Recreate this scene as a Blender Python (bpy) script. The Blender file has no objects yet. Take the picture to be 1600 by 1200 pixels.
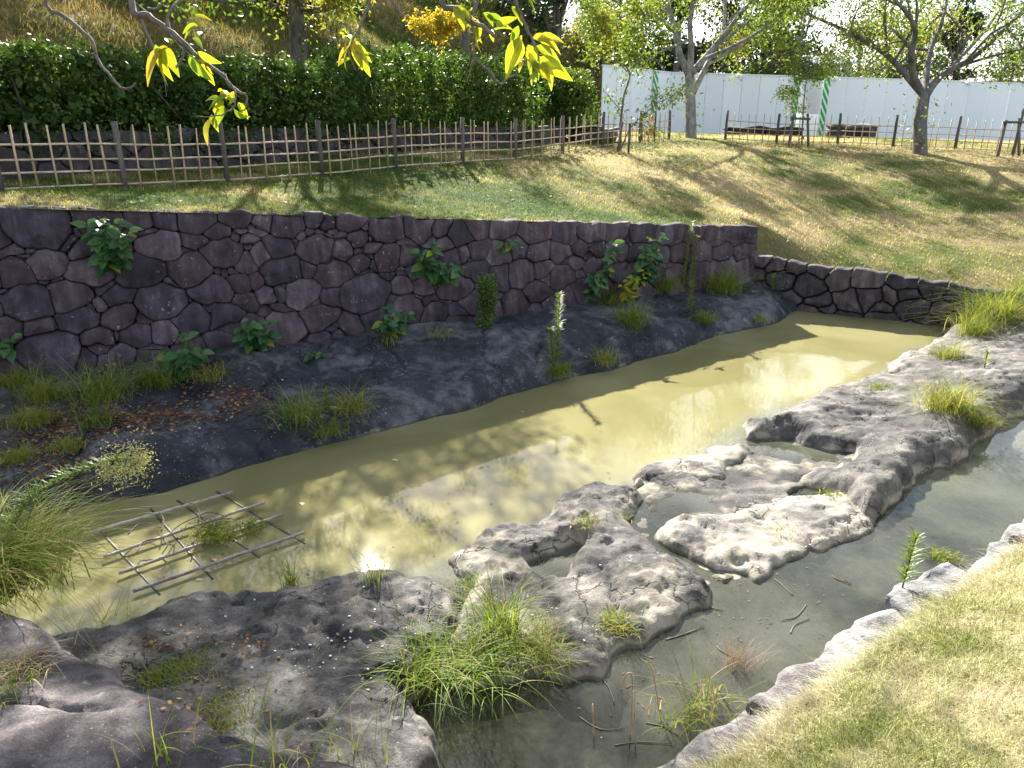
import bpy, math, random
import numpy as np
from mathutils import Vector, Matrix
from mathutils.bvhtree import BVHTree

random.seed(7)
R = np.random.default_rng(11)
rad = math.radians
sc = bpy.context.scene
COL = sc.collection

# ------------------------------------------------------------------ camera
CAM_H = 3.6                       # eye above the moat water (water is z = 0)
PITCH = rad(19.0)
cam = bpy.data.cameras.new("camera")
cam.sensor_fit = 'HORIZONTAL'; cam.sensor_width = 36.0
cam.lens = 36.0 * 1200 / 1600
cam.clip_start = 0.05; cam.clip_end = 3000
cam_o = bpy.data.objects.new("camera", cam); COL.objects.link(cam_o)
cam_o.location = (0, 0, CAM_H); cam_o.rotation_euler = (math.pi / 2 - PITCH, 0, 0)
sc.camera = cam_o

# ------------------------------------------------------------------ sky, sun, exposure
SUN_EL, SUN_AZ = rad(33), rad(-12)          # azimuth from +Y (straight ahead) towards +X
w = bpy.data.worlds.new("World"); sc.world = w; w.use_nodes = True
wn, wl = w.node_tree.nodes, w.node_tree.links
wn.clear()
sky = wn.new("ShaderNodeTexSky"); sky.sky_type = 'NISHITA'; sky.sun_disc = False
sky.sun_elevation = SUN_EL; sky.sun_rotation = SUN_AZ
sky.air_density = 1.0; sky.dust_density = 1.2; sky.ozone_density = 1.5
tc = wn.new("ShaderNodeTexCoord"); mp = wn.new("ShaderNodeMapping"); mp.inputs['Scale'].default_value = (1.6, 1.6, 4.0); mp.inputs['Location'].default_value = (6.85, 3.55, 1.85)
cn = wn.new("ShaderNodeTexNoise"); cn.inputs['Scale'].default_value = 1.45; cn.inputs['Detail'].default_value = 7; cn.inputs['Roughness'].default_value = .55
cr = wn.new("ShaderNodeValToRGB"); cr.color_ramp.elements[0].position = .50; cr.color_ramp.elements[1].position = .66
cm = wn.new("ShaderNodeMix"); cm.data_type = 'RGBA'; cm.inputs['B'].default_value = (18, 18.4, 19, 1)
bg = wn.new("ShaderNodeBackground"); bg.inputs['Strength'].default_value = 0.05
wo = wn.new("ShaderNodeOutputWorld")
wl.new(tc.outputs['Generated'], mp.inputs['Vector']); wl.new(mp.outputs[0], cn.inputs['Vector']); wl.new(cn.outputs['Fac'], cr.inputs[0])
wl.new(cr.outputs[0], cm.inputs['Factor']); wl.new(sky.outputs[0], cm.inputs['A']); wl.new(cm.outputs['Result'], bg.inputs[0]); wl.new(bg.outputs[0], wo.inputs[0])
sun = bpy.data.lights.new("sun", 'SUN'); sun.energy = 5.0; sun.angle = rad(0.55); sun.color = (1.0, .955, .88)
sun_o = bpy.data.objects.new("sun", sun); COL.objects.link(sun_o)
SUN_DIR = Vector((math.sin(SUN_AZ) * math.cos(SUN_EL), math.cos(SUN_AZ) * math.cos(SUN_EL), math.sin(SUN_EL)))
sun_o.rotation_euler = SUN_DIR.to_track_quat('Z', 'Y').to_euler(); sun_o.location = (0, 30, 40)
sc.view_settings.view_transform = 'Standard'; sc.view_settings.look = 'None'
sc.view_settings.gamma = 1; sc.view_settings.use_curve_mapping = False
sc.view_settings.exposure = 2.15
sc.render.engine = 'CYCLES'
sc.cycles.use_denoising = True
sc.cycles.max_bounces = 8; sc.cycles.transparent_max_bounces = 12

# ------------------------------------------------------------------ survey helpers
SP, CP = math.sin(PITCH), math.cos(PITCH)
def ray(u, v):
    dx = (u - 800) / 1200; dv = (v - 600) / 1200
    return np.array([dx, CP - dv * SP, -SP - dv * CP])
def at(u, v, t):
    p = ray(u, v) * t; p[2] += CAM_H; return p
def atz(u, v, z):
    r = ray(u, v); return at(u, v, (z - CAM_H) / r[2])
def poly(px, z=0.08): return np.array([atz(u, v, z)[:2] for u, v in px])

# value noise -----------------------------------------------------
_P = R.random((64, 64, 64)).astype(np.float32)
def vnoise(x, y, z=0.0):
    x, y, z = np.broadcast_arrays(np.asarray(x, float), np.asarray(y, float), np.asarray(z, float))
    i, j, k = np.floor(x).astype(int), np.floor(y).astype(int), np.floor(z).astype(int)
    f, g, h = x - i, y - j, z - k
    f, g, h = [a * a * a * (a * (6 * a - 15) + 10) for a in (f, g, h)]
    def c(a, b, d): return _P[(i + a) & 63, (j + b) & 63, (k + d) & 63]
    def l(a, b, t): return a + (b - a) * t
    return l(l(l(c(0,0,0), c(1,0,0), f), l(c(0,1,0), c(1,1,0), f), g), l(l(c(0,0,1), c(1,0,1), f), l(c(0,1,1), c(1,1,1), f), g), h) * 2 - 1
def fbm(x, y, z=0.0, s=1.0, o=5, gain=.5):
    t = 0; a = 1.0; x, y, z = np.asarray(x) * s, np.asarray(y) * s, np.asarray(z) * s
    for q in range(o):
        t = t + a * vnoise(x + 13.7 * q, y + 7.3 * q, z + 3.1 * q); a *= gain; x, y, z = x * 2.03, y * 2.03, z * 2.03
    return t
def sstep(a, b, x):
    t = np.clip((x - a) / (b - a), 0, 1); return t * t * (3 - 2 * t)
def sdf(P, x, y):                                # >0 inside
    x = np.asarray(x, float); y = np.asarray(y, float)
    d = np.full(x.shape, 1e9); ins = np.zeros(x.shape, bool); n = len(P)
    for a in range(n):
        ax, ay = P[a]; bx, by = P[(a + 1) % n]
        ex, ey = bx - ax, by - ay
        t = np.clip(((x - ax) * ex + (y - ay) * ey) / (ex * ex + ey * ey + 1e-12), 0, 1)
        d = np.minimum(d, np.hypot(x - ax - t * ex, y - ay - t * ey))
        c = ((ay > y) != (by > y)) & (x < (bx - ax) * (y - ay) / (by - ay + 1e-12) + ax); ins ^= c
    return np.where(ins, d, -d)

# object helpers --------------------------------------------------
def mesh(name, V, F, mat=None, smooth=True, attrs=None, sharp=None):
    me = bpy.data.meshes.new(name)
    V = np.asarray(V, np.float32)
    if isinstance(F, np.ndarray):
        n, k = F.shape
        me.vertices.add(len(V)); me.vertices.foreach_set('co', V.ravel())
        me.loops.add(n * k); me.loops.foreach_set('vertex_index', F.astype(np.int32).ravel())
        me.polygons.add(n); me.polygons.foreach_set('loop_start', np.arange(0, n * k, k, dtype=np.int32))
        me.update(calc_edges=True)
    else:
        me.from_pydata([tuple(map(float, v)) for v in V], [], F)
    if smooth: me.polygons.foreach_set('use_smooth', np.ones(len(me.polygons), bool))
    if mat: me.materials.append(mat)
    for k_, a in (attrs or {}).items():
        at_ = me.attributes.new(k_, 'FLOAT', 'POINT'); at_.data.foreach_set('value', np.asarray(a, np.float32))
    me.validate(); me.update()
    if sharp: me.set_sharp_from_angle(angle=rad(sharp))
    return me
def obj(name, me, parent=None, label=None, cat=None, group=None, kind=None, loc=None):
    o = bpy.data.objects.new(name, me); COL.objects.link(o)
    if parent is not None: o.parent = parent
    if loc is not None: o.location = loc
    for k_, v in (('label', label), ('category', cat), ('group', group), ('kind', kind)):
        if v: o[k_] = v
    return o
def empty(name, loc, label, cat, group=None):
    o = obj(name, None, None, label, cat, group, None, loc); o.empty_display_size = .1; return o
SURF = []                                        # surfaces things can stand on
def surf(V, F): SURF.append(BVHTree.FromPolygons([tuple(v) for v in np.asarray(V, float)], [tuple(int(i) for i in f) for f in F]))
def hit(u, v):
    r = Vector(ray(u, v)).normalized(); best = None
    for b in SURF:
        h = b.ray_cast(Vector((0, 0, CAM_H)), r)
        if h[0] is not None and (best is None or h[3] < best[3]): best = h
    return np.array(best[0]) if best else atz(u, v, 0)
def ground_z(x, y, z0=30, default=0.0):
    best = default
    for b in SURF:
        h = b.ray_cast(Vector((x, y, z0)), Vector((0, 0, -1)))
        if h[0] is not None and h[0].z > best: best = h[0].z
    return best
def gridf(nu, nv):
    i = np.arange(nu - 1)[:, None] * nv + np.arange(nv - 1)[None, :]
    i = i.ravel(); return np.stack([i, i + nv, i + nv + 1, i + 1], 1)

class Tubes:
    def __init__(s): s.V = []; s.F = []; s.n = 0
    def add(s, path, r, sides=6, cap=True, knots=0):
        path = np.asarray(path, float); k = len(path)
        r = np.broadcast_to(np.asarray(r, float), (k,)) if np.ndim(r) else np.full(k, float(r))
        T = np.gradient(path, axis=0); T /= np.linalg.norm(T, axis=1)[:, None] + 1e-9
        up = np.array([0, 0, 1.0]) if abs(T[0][2]) < .9 else np.array([1.0, 0, 0])
        A = np.cross(T[0], up); A /= np.linalg.norm(A)
        ang = np.arange(sides) / sides * 2 * math.pi
        for q in range(k):
            A = A - T[q] * A.dot(T[q]); A /= np.linalg.norm(A) + 1e-9; B = np.cross(T[q], A)
            s.V.append(path[q] + r[q] * (np.cos(ang)[:, None] * A + np.sin(ang)[:, None] * B))
        b = s.n
        for q in range(k - 1):
            for m in range(sides):
                m2 = (m + 1) % sides
                s.F.append((b + q * sides + m, b + q * sides + m2, b + (q + 1) * sides + m2, b + (q + 1) * sides + m))
        if cap:
            s.F.append(tuple(b + m for m in reversed(range(sides)))); s.F.append(tuple(b + (k - 1) * sides + m for m in range(sides)))
        s.n += k * sides
    def mesh(s, name, mat): return mesh(name, np.concatenate(s.V), s.F, mat)

def blades(base, az, L, Wd, lean, droop, segs=2, taper=.12, rnd=None):
    """curved grass blades; all arguments per blade"""
    n = len(base); t = np.linspace(0, 1, segs + 1)
    d = np.stack([np.cos(az), np.sin(az), 0 * az], 1); s_ = np.stack([-np.sin(az), np.cos(az), 0 * az], 1)
    hor = (lean[:, None] * t + droop[:, None] * .6 * t ** 2) * L[:, None]
    ver = (t - droop[:, None] * .75 * t ** 2.2) * L[:, None]
    C = base[:, None, :] + d[:, None, :] * hor[..., None] + np.array([0, 0, 1.0]) * ver[..., None]
    wd = Wd[:, None] * (1 - (1 - taper) * t ** 1.5)
    V = np.stack([C - s_[:, None, :] * wd[..., None] * .5, C + s_[:, None, :] * wd[..., None] * .5], 2)   # n,segs+1,2,3
    o = (np.arange(n) * (segs + 1) * 2)[:, None] + np.arange(segs)[None, :] * 2
    o = o.ravel(); F = np.stack([o, o + 1, o + 3, o + 2], 1)
    if rnd is None: rnd = R.random(n)
    return V.reshape(-1, 3), F, np.repeat(rnd, (segs + 1) * 2)

def leaf_cards(P, size, up=.5, aspect=.5, rnd=None, face=None):
    n = len(P); size = np.broadcast_to(size, (n,))
    D = R.normal(size=(n, 3)); D[:, 2] -= .35; D /= np.linalg.norm(D, axis=1)[:, None]
    N = R.normal(size=(n, 3)); N[:, 2] += up * 2
    if face is not None: N += face
    S = np.cross(D, N); S /= np.linalg.norm(S, axis=1)[:, None] + 1e-9
    N = np.cross(S, D)
    a = D * size[:, None]; b = S * (size * aspect * .5)[:, None]; c = N * (size * .08)[:, None]
    V = np.stack([P, P + a * .45 + b + c, P + a, P + a * .45 - b + c], 1).reshape(-1, 3)
    o = np.arange(n) * 4
    F = np.stack([o, o + 1, o + 2, o + 3], 1)
    if rnd is None: rnd = R.random(n)
    return V, F, np.repeat(rnd, 4)

# ------------------------------------------------------------------ materials
class NT:
    def __init__(s, name):
        s.m = bpy.data.materials.new(name); s.m.use_nodes = True; s.t = s.m.node_tree; s.t.nodes.clear()
        s.out = s.n('OutputMaterial')
    def n(s, typ, **kw):
        nd = s.t.nodes.new('ShaderNode' + typ)
        for k, v in kw.items():
            if k in nd.inputs.keys():
                if hasattr(v, 'is_linked') or isinstance(v, bpy.types.NodeSocket): s.t.links.new(v, nd.inputs[k])
                else: nd.inputs[k].default_value = v
            else: setattr(nd, k, v)
        return nd
    def l(s, a, b): s.t.links.new(a, b)
    def pos(s): return s.n('NewGeometry').outputs['Position']
    def mapped(s, vec, scale): return s.n('Mapping', Vector=vec, Scale=scale).outputs[0]
    def noise(s, vec, scale, detail=5, rough=.55, dist=0): return s.n('TexNoise', Vector=vec, Scale=scale, Detail=detail, Roughness=rough, Distortion=dist).outputs['Fac']
    def ramp(s, fac, stops):
        r = s.n('ValToRGB'); e = r.color_ramp.elements
        while len(e) < len(stops): e.new(.5)
        for q, (p, c) in enumerate(stops):
            e[q].position = p; e[q].color = (*c, 1) if not np.isscalar(c) else (c, c, c, 1)
        s.l(fac, r.inputs[0]); return r.outputs[0]
    def mix(s, f, a, b, mode='MIX'):
        m = s.n('Mix', data_type='RGBA', blend_type=mode)
        for k, v in (('Factor', f), ('A', a), ('B', b)):
            i = [x for x in m.inputs if x.name == k and (x.type == ('VALUE' if k == 'Factor' else 'RGBA'))][0]
            if isinstance(v, bpy.types.NodeSocket): s.l(v, i)
            else: i.default_value = v if np.isscalar(v) else (*v, 1)
        return [x for x in m.outputs if x.type == 'RGBA'][0]
    def math(s, op, a, b=0.0, clamp=False):
        m = s.n('Math', operation=op, use_clamp=clamp)
        for q, v in enumerate((a, b)):
            if isinstance(v, bpy.types.NodeSocket): s.l(v, m.inputs[q])
            else: m.inputs[q].default_value = v
        return m.outputs[0]
    def maprange(s, v, a, b, c=0.0, d=1.0):
        m = s.n('MapRange'); s.l(v, m.inputs[0])
        for q, x in enumerate((a, b, c, d)): m.inputs[q + 1].default_value = x
        return m.outputs[0]
    def bump(s, h, strength=.4, dist=.02):
        b = s.n('Bump', Strength=strength, Distance=dist); s.l(h, b.inputs['Height']); return b.outputs[0]
    def done(s, sh): s.l(sh, s.out.inputs['Surface']); return s.m
    def principled(s, col, rough=.8, nrm=None, spec=.3):
        p = s.n('BsdfPrincipled')
        for k, v in (('Base Color', col), ('Roughness', rough), ('Specular IOR Level', spec)):
            if isinstance(v, bpy.types.NodeSocket): s.l(v, p.inputs[k])
            else: p.inputs[k].default_value = v if np.isscalar(v) else (*v, 1)
        if nrm: s.l(nrm, p.inputs['Normal'])
        return p.outputs[0]

def m_rock(name, dark, mid, light, silt=.13, sc_=1.0, lichen=.5):
    t = NT(name); p = t.pos()
    a = t.noise(p, 1.1 * sc_, 9, .62, .6); b = t.noise(p, 6.5 * sc_, 6, .6); c = t.noise(p, 60 * sc_, 6, .75)
    f = t.math('ADD', t.math('MULTIPLY', a, .7), t.math('MULTIPLY', b, .35))
    col = t.ramp(f, [(.38, dark), (.52, mid), (.66, light)])
    col = t.mix(.55, col, t.ramp(c, [(.32, .2), (.5, .7), (.66, 1.3)]), 'MULTIPLY')
    sp = t.n('TexVoronoi', Vector=p, Scale=26 * sc_).outputs['Distance']
    col = t.mix(t.math('MULTIPLY', t.maprange(sp, .16, .10), t.maprange(t.noise(p, 3.1 * sc_, 2), .5, .6)), col, (.33, .32, .3))
    # pale lichen blotches
    v = t.noise(p, 9 * sc_, 3, .7); v2 = t.noise(p, 2.2 * sc_, 3)
    l_ = t.math('MULTIPLY', t.maprange(v, .60, .68), t.maprange(v2, .5, .6))
    col = t.mix(t.math('MULTIPLY', l_, lichen), col, (.36, .35, .32))
    if silt:
        z = t.n('SeparateXYZ', Vector=p).outputs[2]
        zz = t.math('ADD', z, t.math('MULTIPLY', t.math('SUBTRACT', t.noise(p, 1.5, 7, .65), .5), .7))
        sl = t.maprange(zz, silt, silt - .07)
        col = t.mix(t.math('MULTIPLY', sl, .85), col, t.ramp(b, [(.3, (.2, .175, .13)), (.5, (.30, .27, .21)), (.72, (.42, .385, .31))]))
        wet = t.maprange(t.math('ADD', z, t.math('MULTIPLY', t.math('SUBTRACT', b, .5), .03)), .03, .012)
        col = t.mix(t.math('MULTIPLY', wet, .65), col, (.03, .03, .025))
    nb = t.math('ADD', t.math('MULTIPLY', b, .8), t.math('MULTIPLY', c, .45))
    cr_ = t.n('TexVoronoi', Vector=t.n('VectorMath', operation='ADD', **{}).outputs[0], feature='DISTANCE_TO_EDGE', Scale=1.1)
    vm = [x for x in t.t.nodes if x.type == 'VECT_MATH'][0]; t.l(p, vm.inputs[0])
    nz = t.n('TexNoise', Vector=p, Scale=2.0, Detail=5); t.l(nz.outputs['Color'], vm.inputs[1])
    crk = t.maprange(cr_.outputs['Distance'], 0, .012); 
    brk = t.maprange(t.noise(p, .9, 2), .5, .56)
    crk = t.math('MAXIMUM', crk, brk)
    col = t.mix(crk, t.mix(.75, col, (.01, .01, .01)), col)
    h = t.math('ADD', nb, t.math('MULTIPLY', crk, .6))
    return t.done(t.principled(col, .85, t.bump(h, .85, .03), .25))

def m_wallstone(name, c1, c2, c3, tint=1.0):
    t = NT(name); p = t.pos(); oi = t.n('ObjectInfo').outputs['Random']
    off = t.n('VectorMath', operation='ADD'); t.l(p, off.inputs[0])
    cb = t.n('CombineXYZ'); t.l(t.math('MULTIPLY', oi, 37.0), cb.inputs[0]); t.l(t.math('MULTIPLY', oi, 11.0), cb.inputs[2]); t.l(cb.outputs[0], off.inputs[1])
    q = off.outputs[0]
    st = t.noise(t.mapped(q, (5.5, 5.5, .9)), 1.6, 6, .6)          # rain streaks
    b = t.noise(q, 3.0, 7, .6, .4); c = t.noise(q, 55, 4, .6)
    f = t.math('ADD', t.math('MULTIPLY', st, .5), t.math('MULTIPLY', b, .5))
    col = t.ramp(f, [(.33, c1), (.5, c2), (.68, c3)])
    col = t.mix(.8, col, t.ramp(oi, [(0, (.5, .52, .6)), (.3, (.95, .95, 1.05)), (.55, (.85, .72, .74)), (.8, (1.2, 1.1, 1.1)), (1, (1.75, 1.7, 1.72))]), 'MULTIPLY')
    col = t.mix(.45, col, t.ramp(c, [(.3, .35), (.7, 1.0)]), 'MULTIPLY')
    li = t.math('MULTIPLY', t.maprange(t.noise(q, 17, 3, .7), .62, .68), t.maprange(t.noise(q, 2.0, 2), .5, .62))
    col = t.mix(t.math('MULTIPLY', li, .7), col, (.32, .31, .29))
    h = t.math('ADD', t.math('MULTIPLY', b, 1.2), t.math('MULTIPLY', c, .3))
    return t.done(t.principled(col, .85, t.bump(h, .75, .05), .25))

def m_leaf(name, stops, trans=.45, rough=.4, attr='rnd', tcol=None, spec=.4):
    t = NT(name)
    r = t.n('Attribute', attribute_name=attr).outputs['Fac'] if attr else t.n('ObjectInfo').outputs['Random']
    col = t.ramp(r, stops)
    nz = t.noise(t.pos(), 30, 3); col = t.mix(.35, col, t.ramp(nz, [(.3, .45), (.7, 1.0)]), 'MULTIPLY')
    pr = t.principled(col, rough, None, spec)
    tr = t.n('BsdfTranslucent'); t.l(t.mix(1.0, col, tcol or (1.5, 1.35, .7), 'MULTIPLY'), tr.inputs[0])
    mx = t.n('MixShader'); mx.inputs[0].default_value = trans; t.l(pr, mx.inputs[1]); t.l(tr.outputs[0], mx.inputs[2])
    return t.done(mx.outputs[0])

def m_plain(name, c1, c2, scale=8, rough=.7, bump=.3, aniso=(1, 1, 1), rand=0.0):
    t = NT(name); p = t.mapped(t.n('TexCoord').outputs['Object'] if False else t.pos(), aniso)
    a = t.noise(p, scale, 6, .6); b = t.noise(p, scale * 7, 3)
    col = t.ramp(t.math('ADD', t.math('MULTIPLY', a, .7), t.math('MULTIPLY', b, .3)), [(.35, c1), (.65, c2)])
    if rand:
        col = t.mix(1.0, col, t.ramp(t.n('ObjectInfo').outputs['Random'], [(0, 1 - rand), (1, 1.0)]), 'MULTIPLY')
    return t.done(t.principled(col, rough, t.bump(t.math('ADD', a, b), bump, .01)))

M = {}
M['slab'] = m_rock('grey_bedrock', (.028, .027, .029), (.10, .093, .086), (.26, .24, .21), silt=.10)
M['wet'] = m_rock('wet_bedrock', (.03, .03, .03), (.085, .08, .074), (.2, .185, .16), silt=.02)
M['pale'] = m_rock('silted_bedrock', (.06, .058, .055), (.17, .16, .145), (.36, .33, .28), silt=.125)
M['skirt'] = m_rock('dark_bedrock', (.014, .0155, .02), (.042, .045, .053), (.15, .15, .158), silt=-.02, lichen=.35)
M['near'] = m_rock('purple_near_stone', (.035, .028, .03), (.095, .08, .082), (.24, .215, .205), silt=0, sc_=1.4, lichen=.8)
M['wall'] = m_wallstone('purple_wall_stone', (.028, .021, .027), (.072, .056, .067), (.155, .13, .145))
M['wall2'] = m_wallstone('brown_wall_stone', (.025, .021, .022), (.065, .056, .056), (.15, .135, .128))
M['edge'] = m_wallstone('grey_edge_stone', (.06, .06, .058), (.16, .16, .152), (.34, .335, .31))
M['earth'] = m_plain('dark_earth', (.012, .010, .009), (.04, .034, .028), 6, .95, .5)
M['soil'] = m_plain('soil', (.05, .04, .028), (.12, .10, .07), 5, .95, .6)
M['bark'] = m_plain('cherry_bark', (.035, .03, .028), (.19, .17, .155), 5, .85, .8, (1, 1, .35))
M['barkgrey'] = m_plain('pale_bark', (.07, .065, .06), (.36, .34, .32), 4, .85, .8, (1, 1, .5))
M['twig'] = m_plain('twig_bark', (.06, .045, .035), (.2, .16, .13), 30, .8, .6)
M['bamboo'] = m_plain('dry_bamboo', (.36, .25, .15), (.60, .46, .30), 5, .55, .15, (1, 1, 1), .3)
M['rail'] = m_plain('pale_bamboo_rail', (.40, .30, .2), (.66, .54, .39), 5, .55, .15, (1, 1, 1), .2)
M['post'] = m_plain('weathered_post', (.07, .055, .05), (.19, .155, .14), 9, .85, .5, (1, 1, .2), .3)
M['wetbamboo'] = m_plain('grey_bamboo', (.16, .13, .11), (.44, .40, .37), 9, .45, .2, (1, 1, 1), .3)
M['drowned'] = m_plain('drowned_bamboo', (.03, .028, .018), (.10, .085, .05), 9, .5, .2)
M['hoard'] = None
G_ = lambda r, g, b: (r, g, b)
M['lawn'] = m_leaf('lawn_grass', [(0, (.055, .12, .018)), (.35, (.13, .19, .035)), (.6, (.30, .29, .10)), (.85, (.60, .53, .31)), (1, (.50, .39, .23))], .4, .6, spec=.2)
M['banklawn'] = m_leaf('bank_lawn_grass', [(0, (.10, .17, .025)), (.35, (.30, .33, .09)), (.6, (.60, .55, .33)), (.85, (.76, .70, .50)), (1, (.6, .49, .33))], .35, .7, spec=.1, tcol=(1.1, 1.05, .9))
M['hillgrass_shaded'] = m_leaf('shade_toned_hill_grass', [(0, (.045, .075, .018)), (.35, (.10, .115, .035)), (.6, (.19, .17, .07)), (.85, (.30, .25, .12)), (1, (.24, .16, .09))], .35, .7, spec=.1)  # dry grass, darkened throughout to carry the hillside's shade in its colour
M['reed'] = m_leaf('long_grass', [(0, (.05, .11, .015)), (.5, (.14, .22, .025)), (.85, (.28, .32, .05)), (.93, (.36, .29, .13)), (1, (.4, .31, .16))], .42, .6, spec=.12)
M['drygrass'] = m_leaf('dry_grass', [(0, (.26, .21, .1)), (.6, (.42, .33, .18)), (1, (.3, .2, .12))], .35, .6, spec=.2)
M['drybush'] = m_leaf('dry_bush_stem', [(0, (.2, .15, .13)), (1, (.34, .26, .22))], .2, .8, spec=.1)
M['hedge'] = m_leaf('hedge_leaf', [(0, (.035, .075, .016)), (.6, (.075, .14, .026)), (1, (.15, .21, .045))], .28, .5, spec=.2)
M['hedgelight'] = m_leaf('light_hedge_leaf', [(0, (.035, .08, .015)), (.6, (.085, .155, .025)), (1, (.18, .23, .04))], .35, .5, spec=.2)
M['broad'] = m_leaf('broad_leaf', [(0, (.03, .095, .035)), (.6, (.055, .14, .045)), (1, (.10, .19, .05))], .35, .38, attr=None)
M['broadyellow'] = m_leaf('yellow_broad_leaf', [(0, (.2, .26, .03)), (1, (.42, .38, .04))], .5, .4, attr=None)
M['rodleaf'] = m_leaf('goldenrod_leaf', [(0, (.06, .14, .02)), (.6, (.14, .24, .03)), (1, (.3, .34, .05))], .45, .45)
M['cherry'] = m_leaf('cherry_leaf', [(0, (.08, .14, .02)), (.5, (.18, .25, .035)), (.85, (.26, .28, .05)), (1, (.38, .29, .06))], .45, .5, spec=.2, tcol=(1.25, 1.25, .75))
M['yellowleaf'] = m_leaf('yellow_tree_leaf', [(0, (.3, .28, .03)), (1, (.55, .40, .03))], .5, .45)
M['nearleaf'] = m_leaf('near_cherry_leaf', [(0, (.14, .22, .015)), (.5, (.32, .36, .02)), (.9, (.5, .45, .03)), (1, (.4, .22, .06))], .55, .4, attr=None, tcol=(1.35, 1.3, .6))
M['dark'] = m_leaf('evergreen_leaf', [(0, (.012, .026, .008)), (.6, (.028, .05, .013)), (1, (.06, .09, .02))], .25, .45)
M['mid'] = m_leaf('mid_green_leaf', [(0, (.04, .07, .018)), (.6, (.09, .13, .03)), (1, (.18, .2, .05))], .35, .5)
M['gold'] = m_leaf('golden_leaf', [(0, (.10, .12, .025)), (.6, (.22, .2, .04)), (1, (.38, .28, .05))], .4, .5)
M['moss'] = m_leaf('moss_blades', [(0, (.07, .13, .02)), (.6, (.2, .25, .035)), (1, (.36, .33, .07))], .4, .6)
M['litter'] = m_leaf('dead_leaves', [(0, (.07, .025, .015)), (.5, (.16, .07, .04)), (.85, (.3, .17, .07)), (1, (.5, .3, .08))], .15, .7)
M['flower'] = m_leaf('pale_flower_plume', [(0, (.32, .34, .12)), (1, (.55, .54, .3))], .4, .7)

def m_ground(name, tint=1.0):
    t = NT(name); p = t.pos(); a = t.n('Attribute', attribute_name='rnd').outputs['Fac']
    b = t.noise(p, 14, 6, .65); c = t.noise(p, 70, 4, .6)
    f = t.math('ADD', a, t.math('MULTIPLY', t.math('SUBTRACT', b, .5), .6))
    col = t.ramp(f, [(.1, (.05, .085, .018)), (.4, (.11, .125, .03)), (.65, (.24, .21, .09)), (.9, (.36, .29, .15))])
    col = t.mix(.6, col, t.ramp(c, [(.3, .3), (.7, 1.0)]), 'MULTIPLY')
    return t.done(t.principled(col, .95, t.bump(t.math('ADD', b, c), .8, .05), .1))
M['ground'] = m_ground('turf')

def lawn_tone(x, y):
    return np.clip(.50 + .45 * fbm(x, y, 2.0, .35, 3) + .32 * fbm(x, y, 5.0, 1.9, 3), 0, 1)

# ------------------------------------------------------------------ the wall line and the upper ground
WL_T, WR_T = at(0, 322, 8.9), at(1180, 354, 15.3)        # stone wall, top edge
WL_B, WR_B = at(60, 580, 9.37), at(1180, 440, 15.6)      # stone wall, foot
wd2 = (WR_T - WL_T)[:2]; WLEN = np.linalg.norm(wd2); wdir = wd2 / WLEN
wnrm = np.array([wdir[1], -wdir[0]])                     # towards the moat (and the camera)
def wall_top(u): return WL_T[2] + (WR_T[2] - WL_T[2]) * u / WLEN
def wall_foot(u): return .55 - .012 * u
def wall_pt(u, z, out=0.0):
    b = .10 * (wall_top(u) - z)                          # batter
    q = WL_T[:2] + wdir * u + wnrm * (b + out)
    return np.array([q[0], q[1], z])
EL, ER = atz(1250, 484, 0), atz(1505, 512, 0)            # low wall at the far end, water line
edir = (ER - EL)[:2]; ELEN = np.linalg.norm(edir); edir /= ELEN; enrm = np.array([edir[1], -edir[0]])
if enrm.dot(-EL[:2]) < 0: enrm = -enrm
def end_top(u): return .80 - .045 * u + .12 * max(0.0, .3 - u)
FENCE_L = [at(u, v, t) for u, v, t in ((-190, 312, 9.6), (2, 300, 10.6), (195, 291, 12.0), (355, 283, 13.2), (503, 275, 14.5), (618, 265, 15.9), (723, 257, 17.3), (805, 249, 18.9), (879, 239, 20.8), (941, 231, 22.9), (999, 224, 25.5), (1045, 218, 28))]
FENCE_R = [at(u, v, t) for u, v, t in ((1045, 218, 28), (1133, 219, 27.5), (1213, 223, 27), (1308, 226, 26), (1395, 229, 25.2), (1492, 233, 24.2), (1600, 239, 23.2), (1720, 246, 22))]
HO = [at(938, 203, 39), at(1043, 207, 42), at(1236, 216, 40.5), at(1281, 218, 40.2), at(1660, 236, 38)]
ctrl = [wall_pt(u, wall_top(u)) for u in np.linspace(-8, WLEN, 9)]
ctrl += [wall_pt(u, wall_top(u) + .02, -.8) for u in np.linspace(-8, WLEN - 1.5, 6)]
ctrl += [np.array([*(EL[:2] + edir * u), end_top(max(u, 0))]) for u in (.4, 1.5, 2.9, 5, 9)]
ctrl += FENCE_L + FENCE_R + HO
ctrl += [at(1300, 300, 19.5) , at(1500, 330, 18.5), at(1250, 390, 15.6), at(1500, 420, 14.6), at(1580, 300, 19.5)]
ctrl += [np.array([-40, 60, 3.2]), np.array([45, 60, 2.6]), np.array([45, 20, 2.2]), np.array([-30, 12, 2.7]), np.array([14, 60, 2.9]), np.array([28, 14, 1.6])]
C_ = np.array(ctrl)
def _U(r2): return .5 * r2 * np.log(r2 + 1e-9)
n_ = len(C_); D2 = ((C_[:, None, :2] - C_[None, :, :2]) ** 2).sum(-1)
A_ = np.zeros((n_ + 3, n_ + 3)); A_[:n_, :n_] = _U(D2) + np.eye(n_) * .15; A_[:n_, n_] = 1; A_[:n_, n_ + 1:] = C_[:, :2]; A_[n_:, :n_] = A_[:n_, n_:].T
W_ = np.linalg.solve(A_, np.concatenate([C_[:, 2], np.zeros(3)]))
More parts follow.
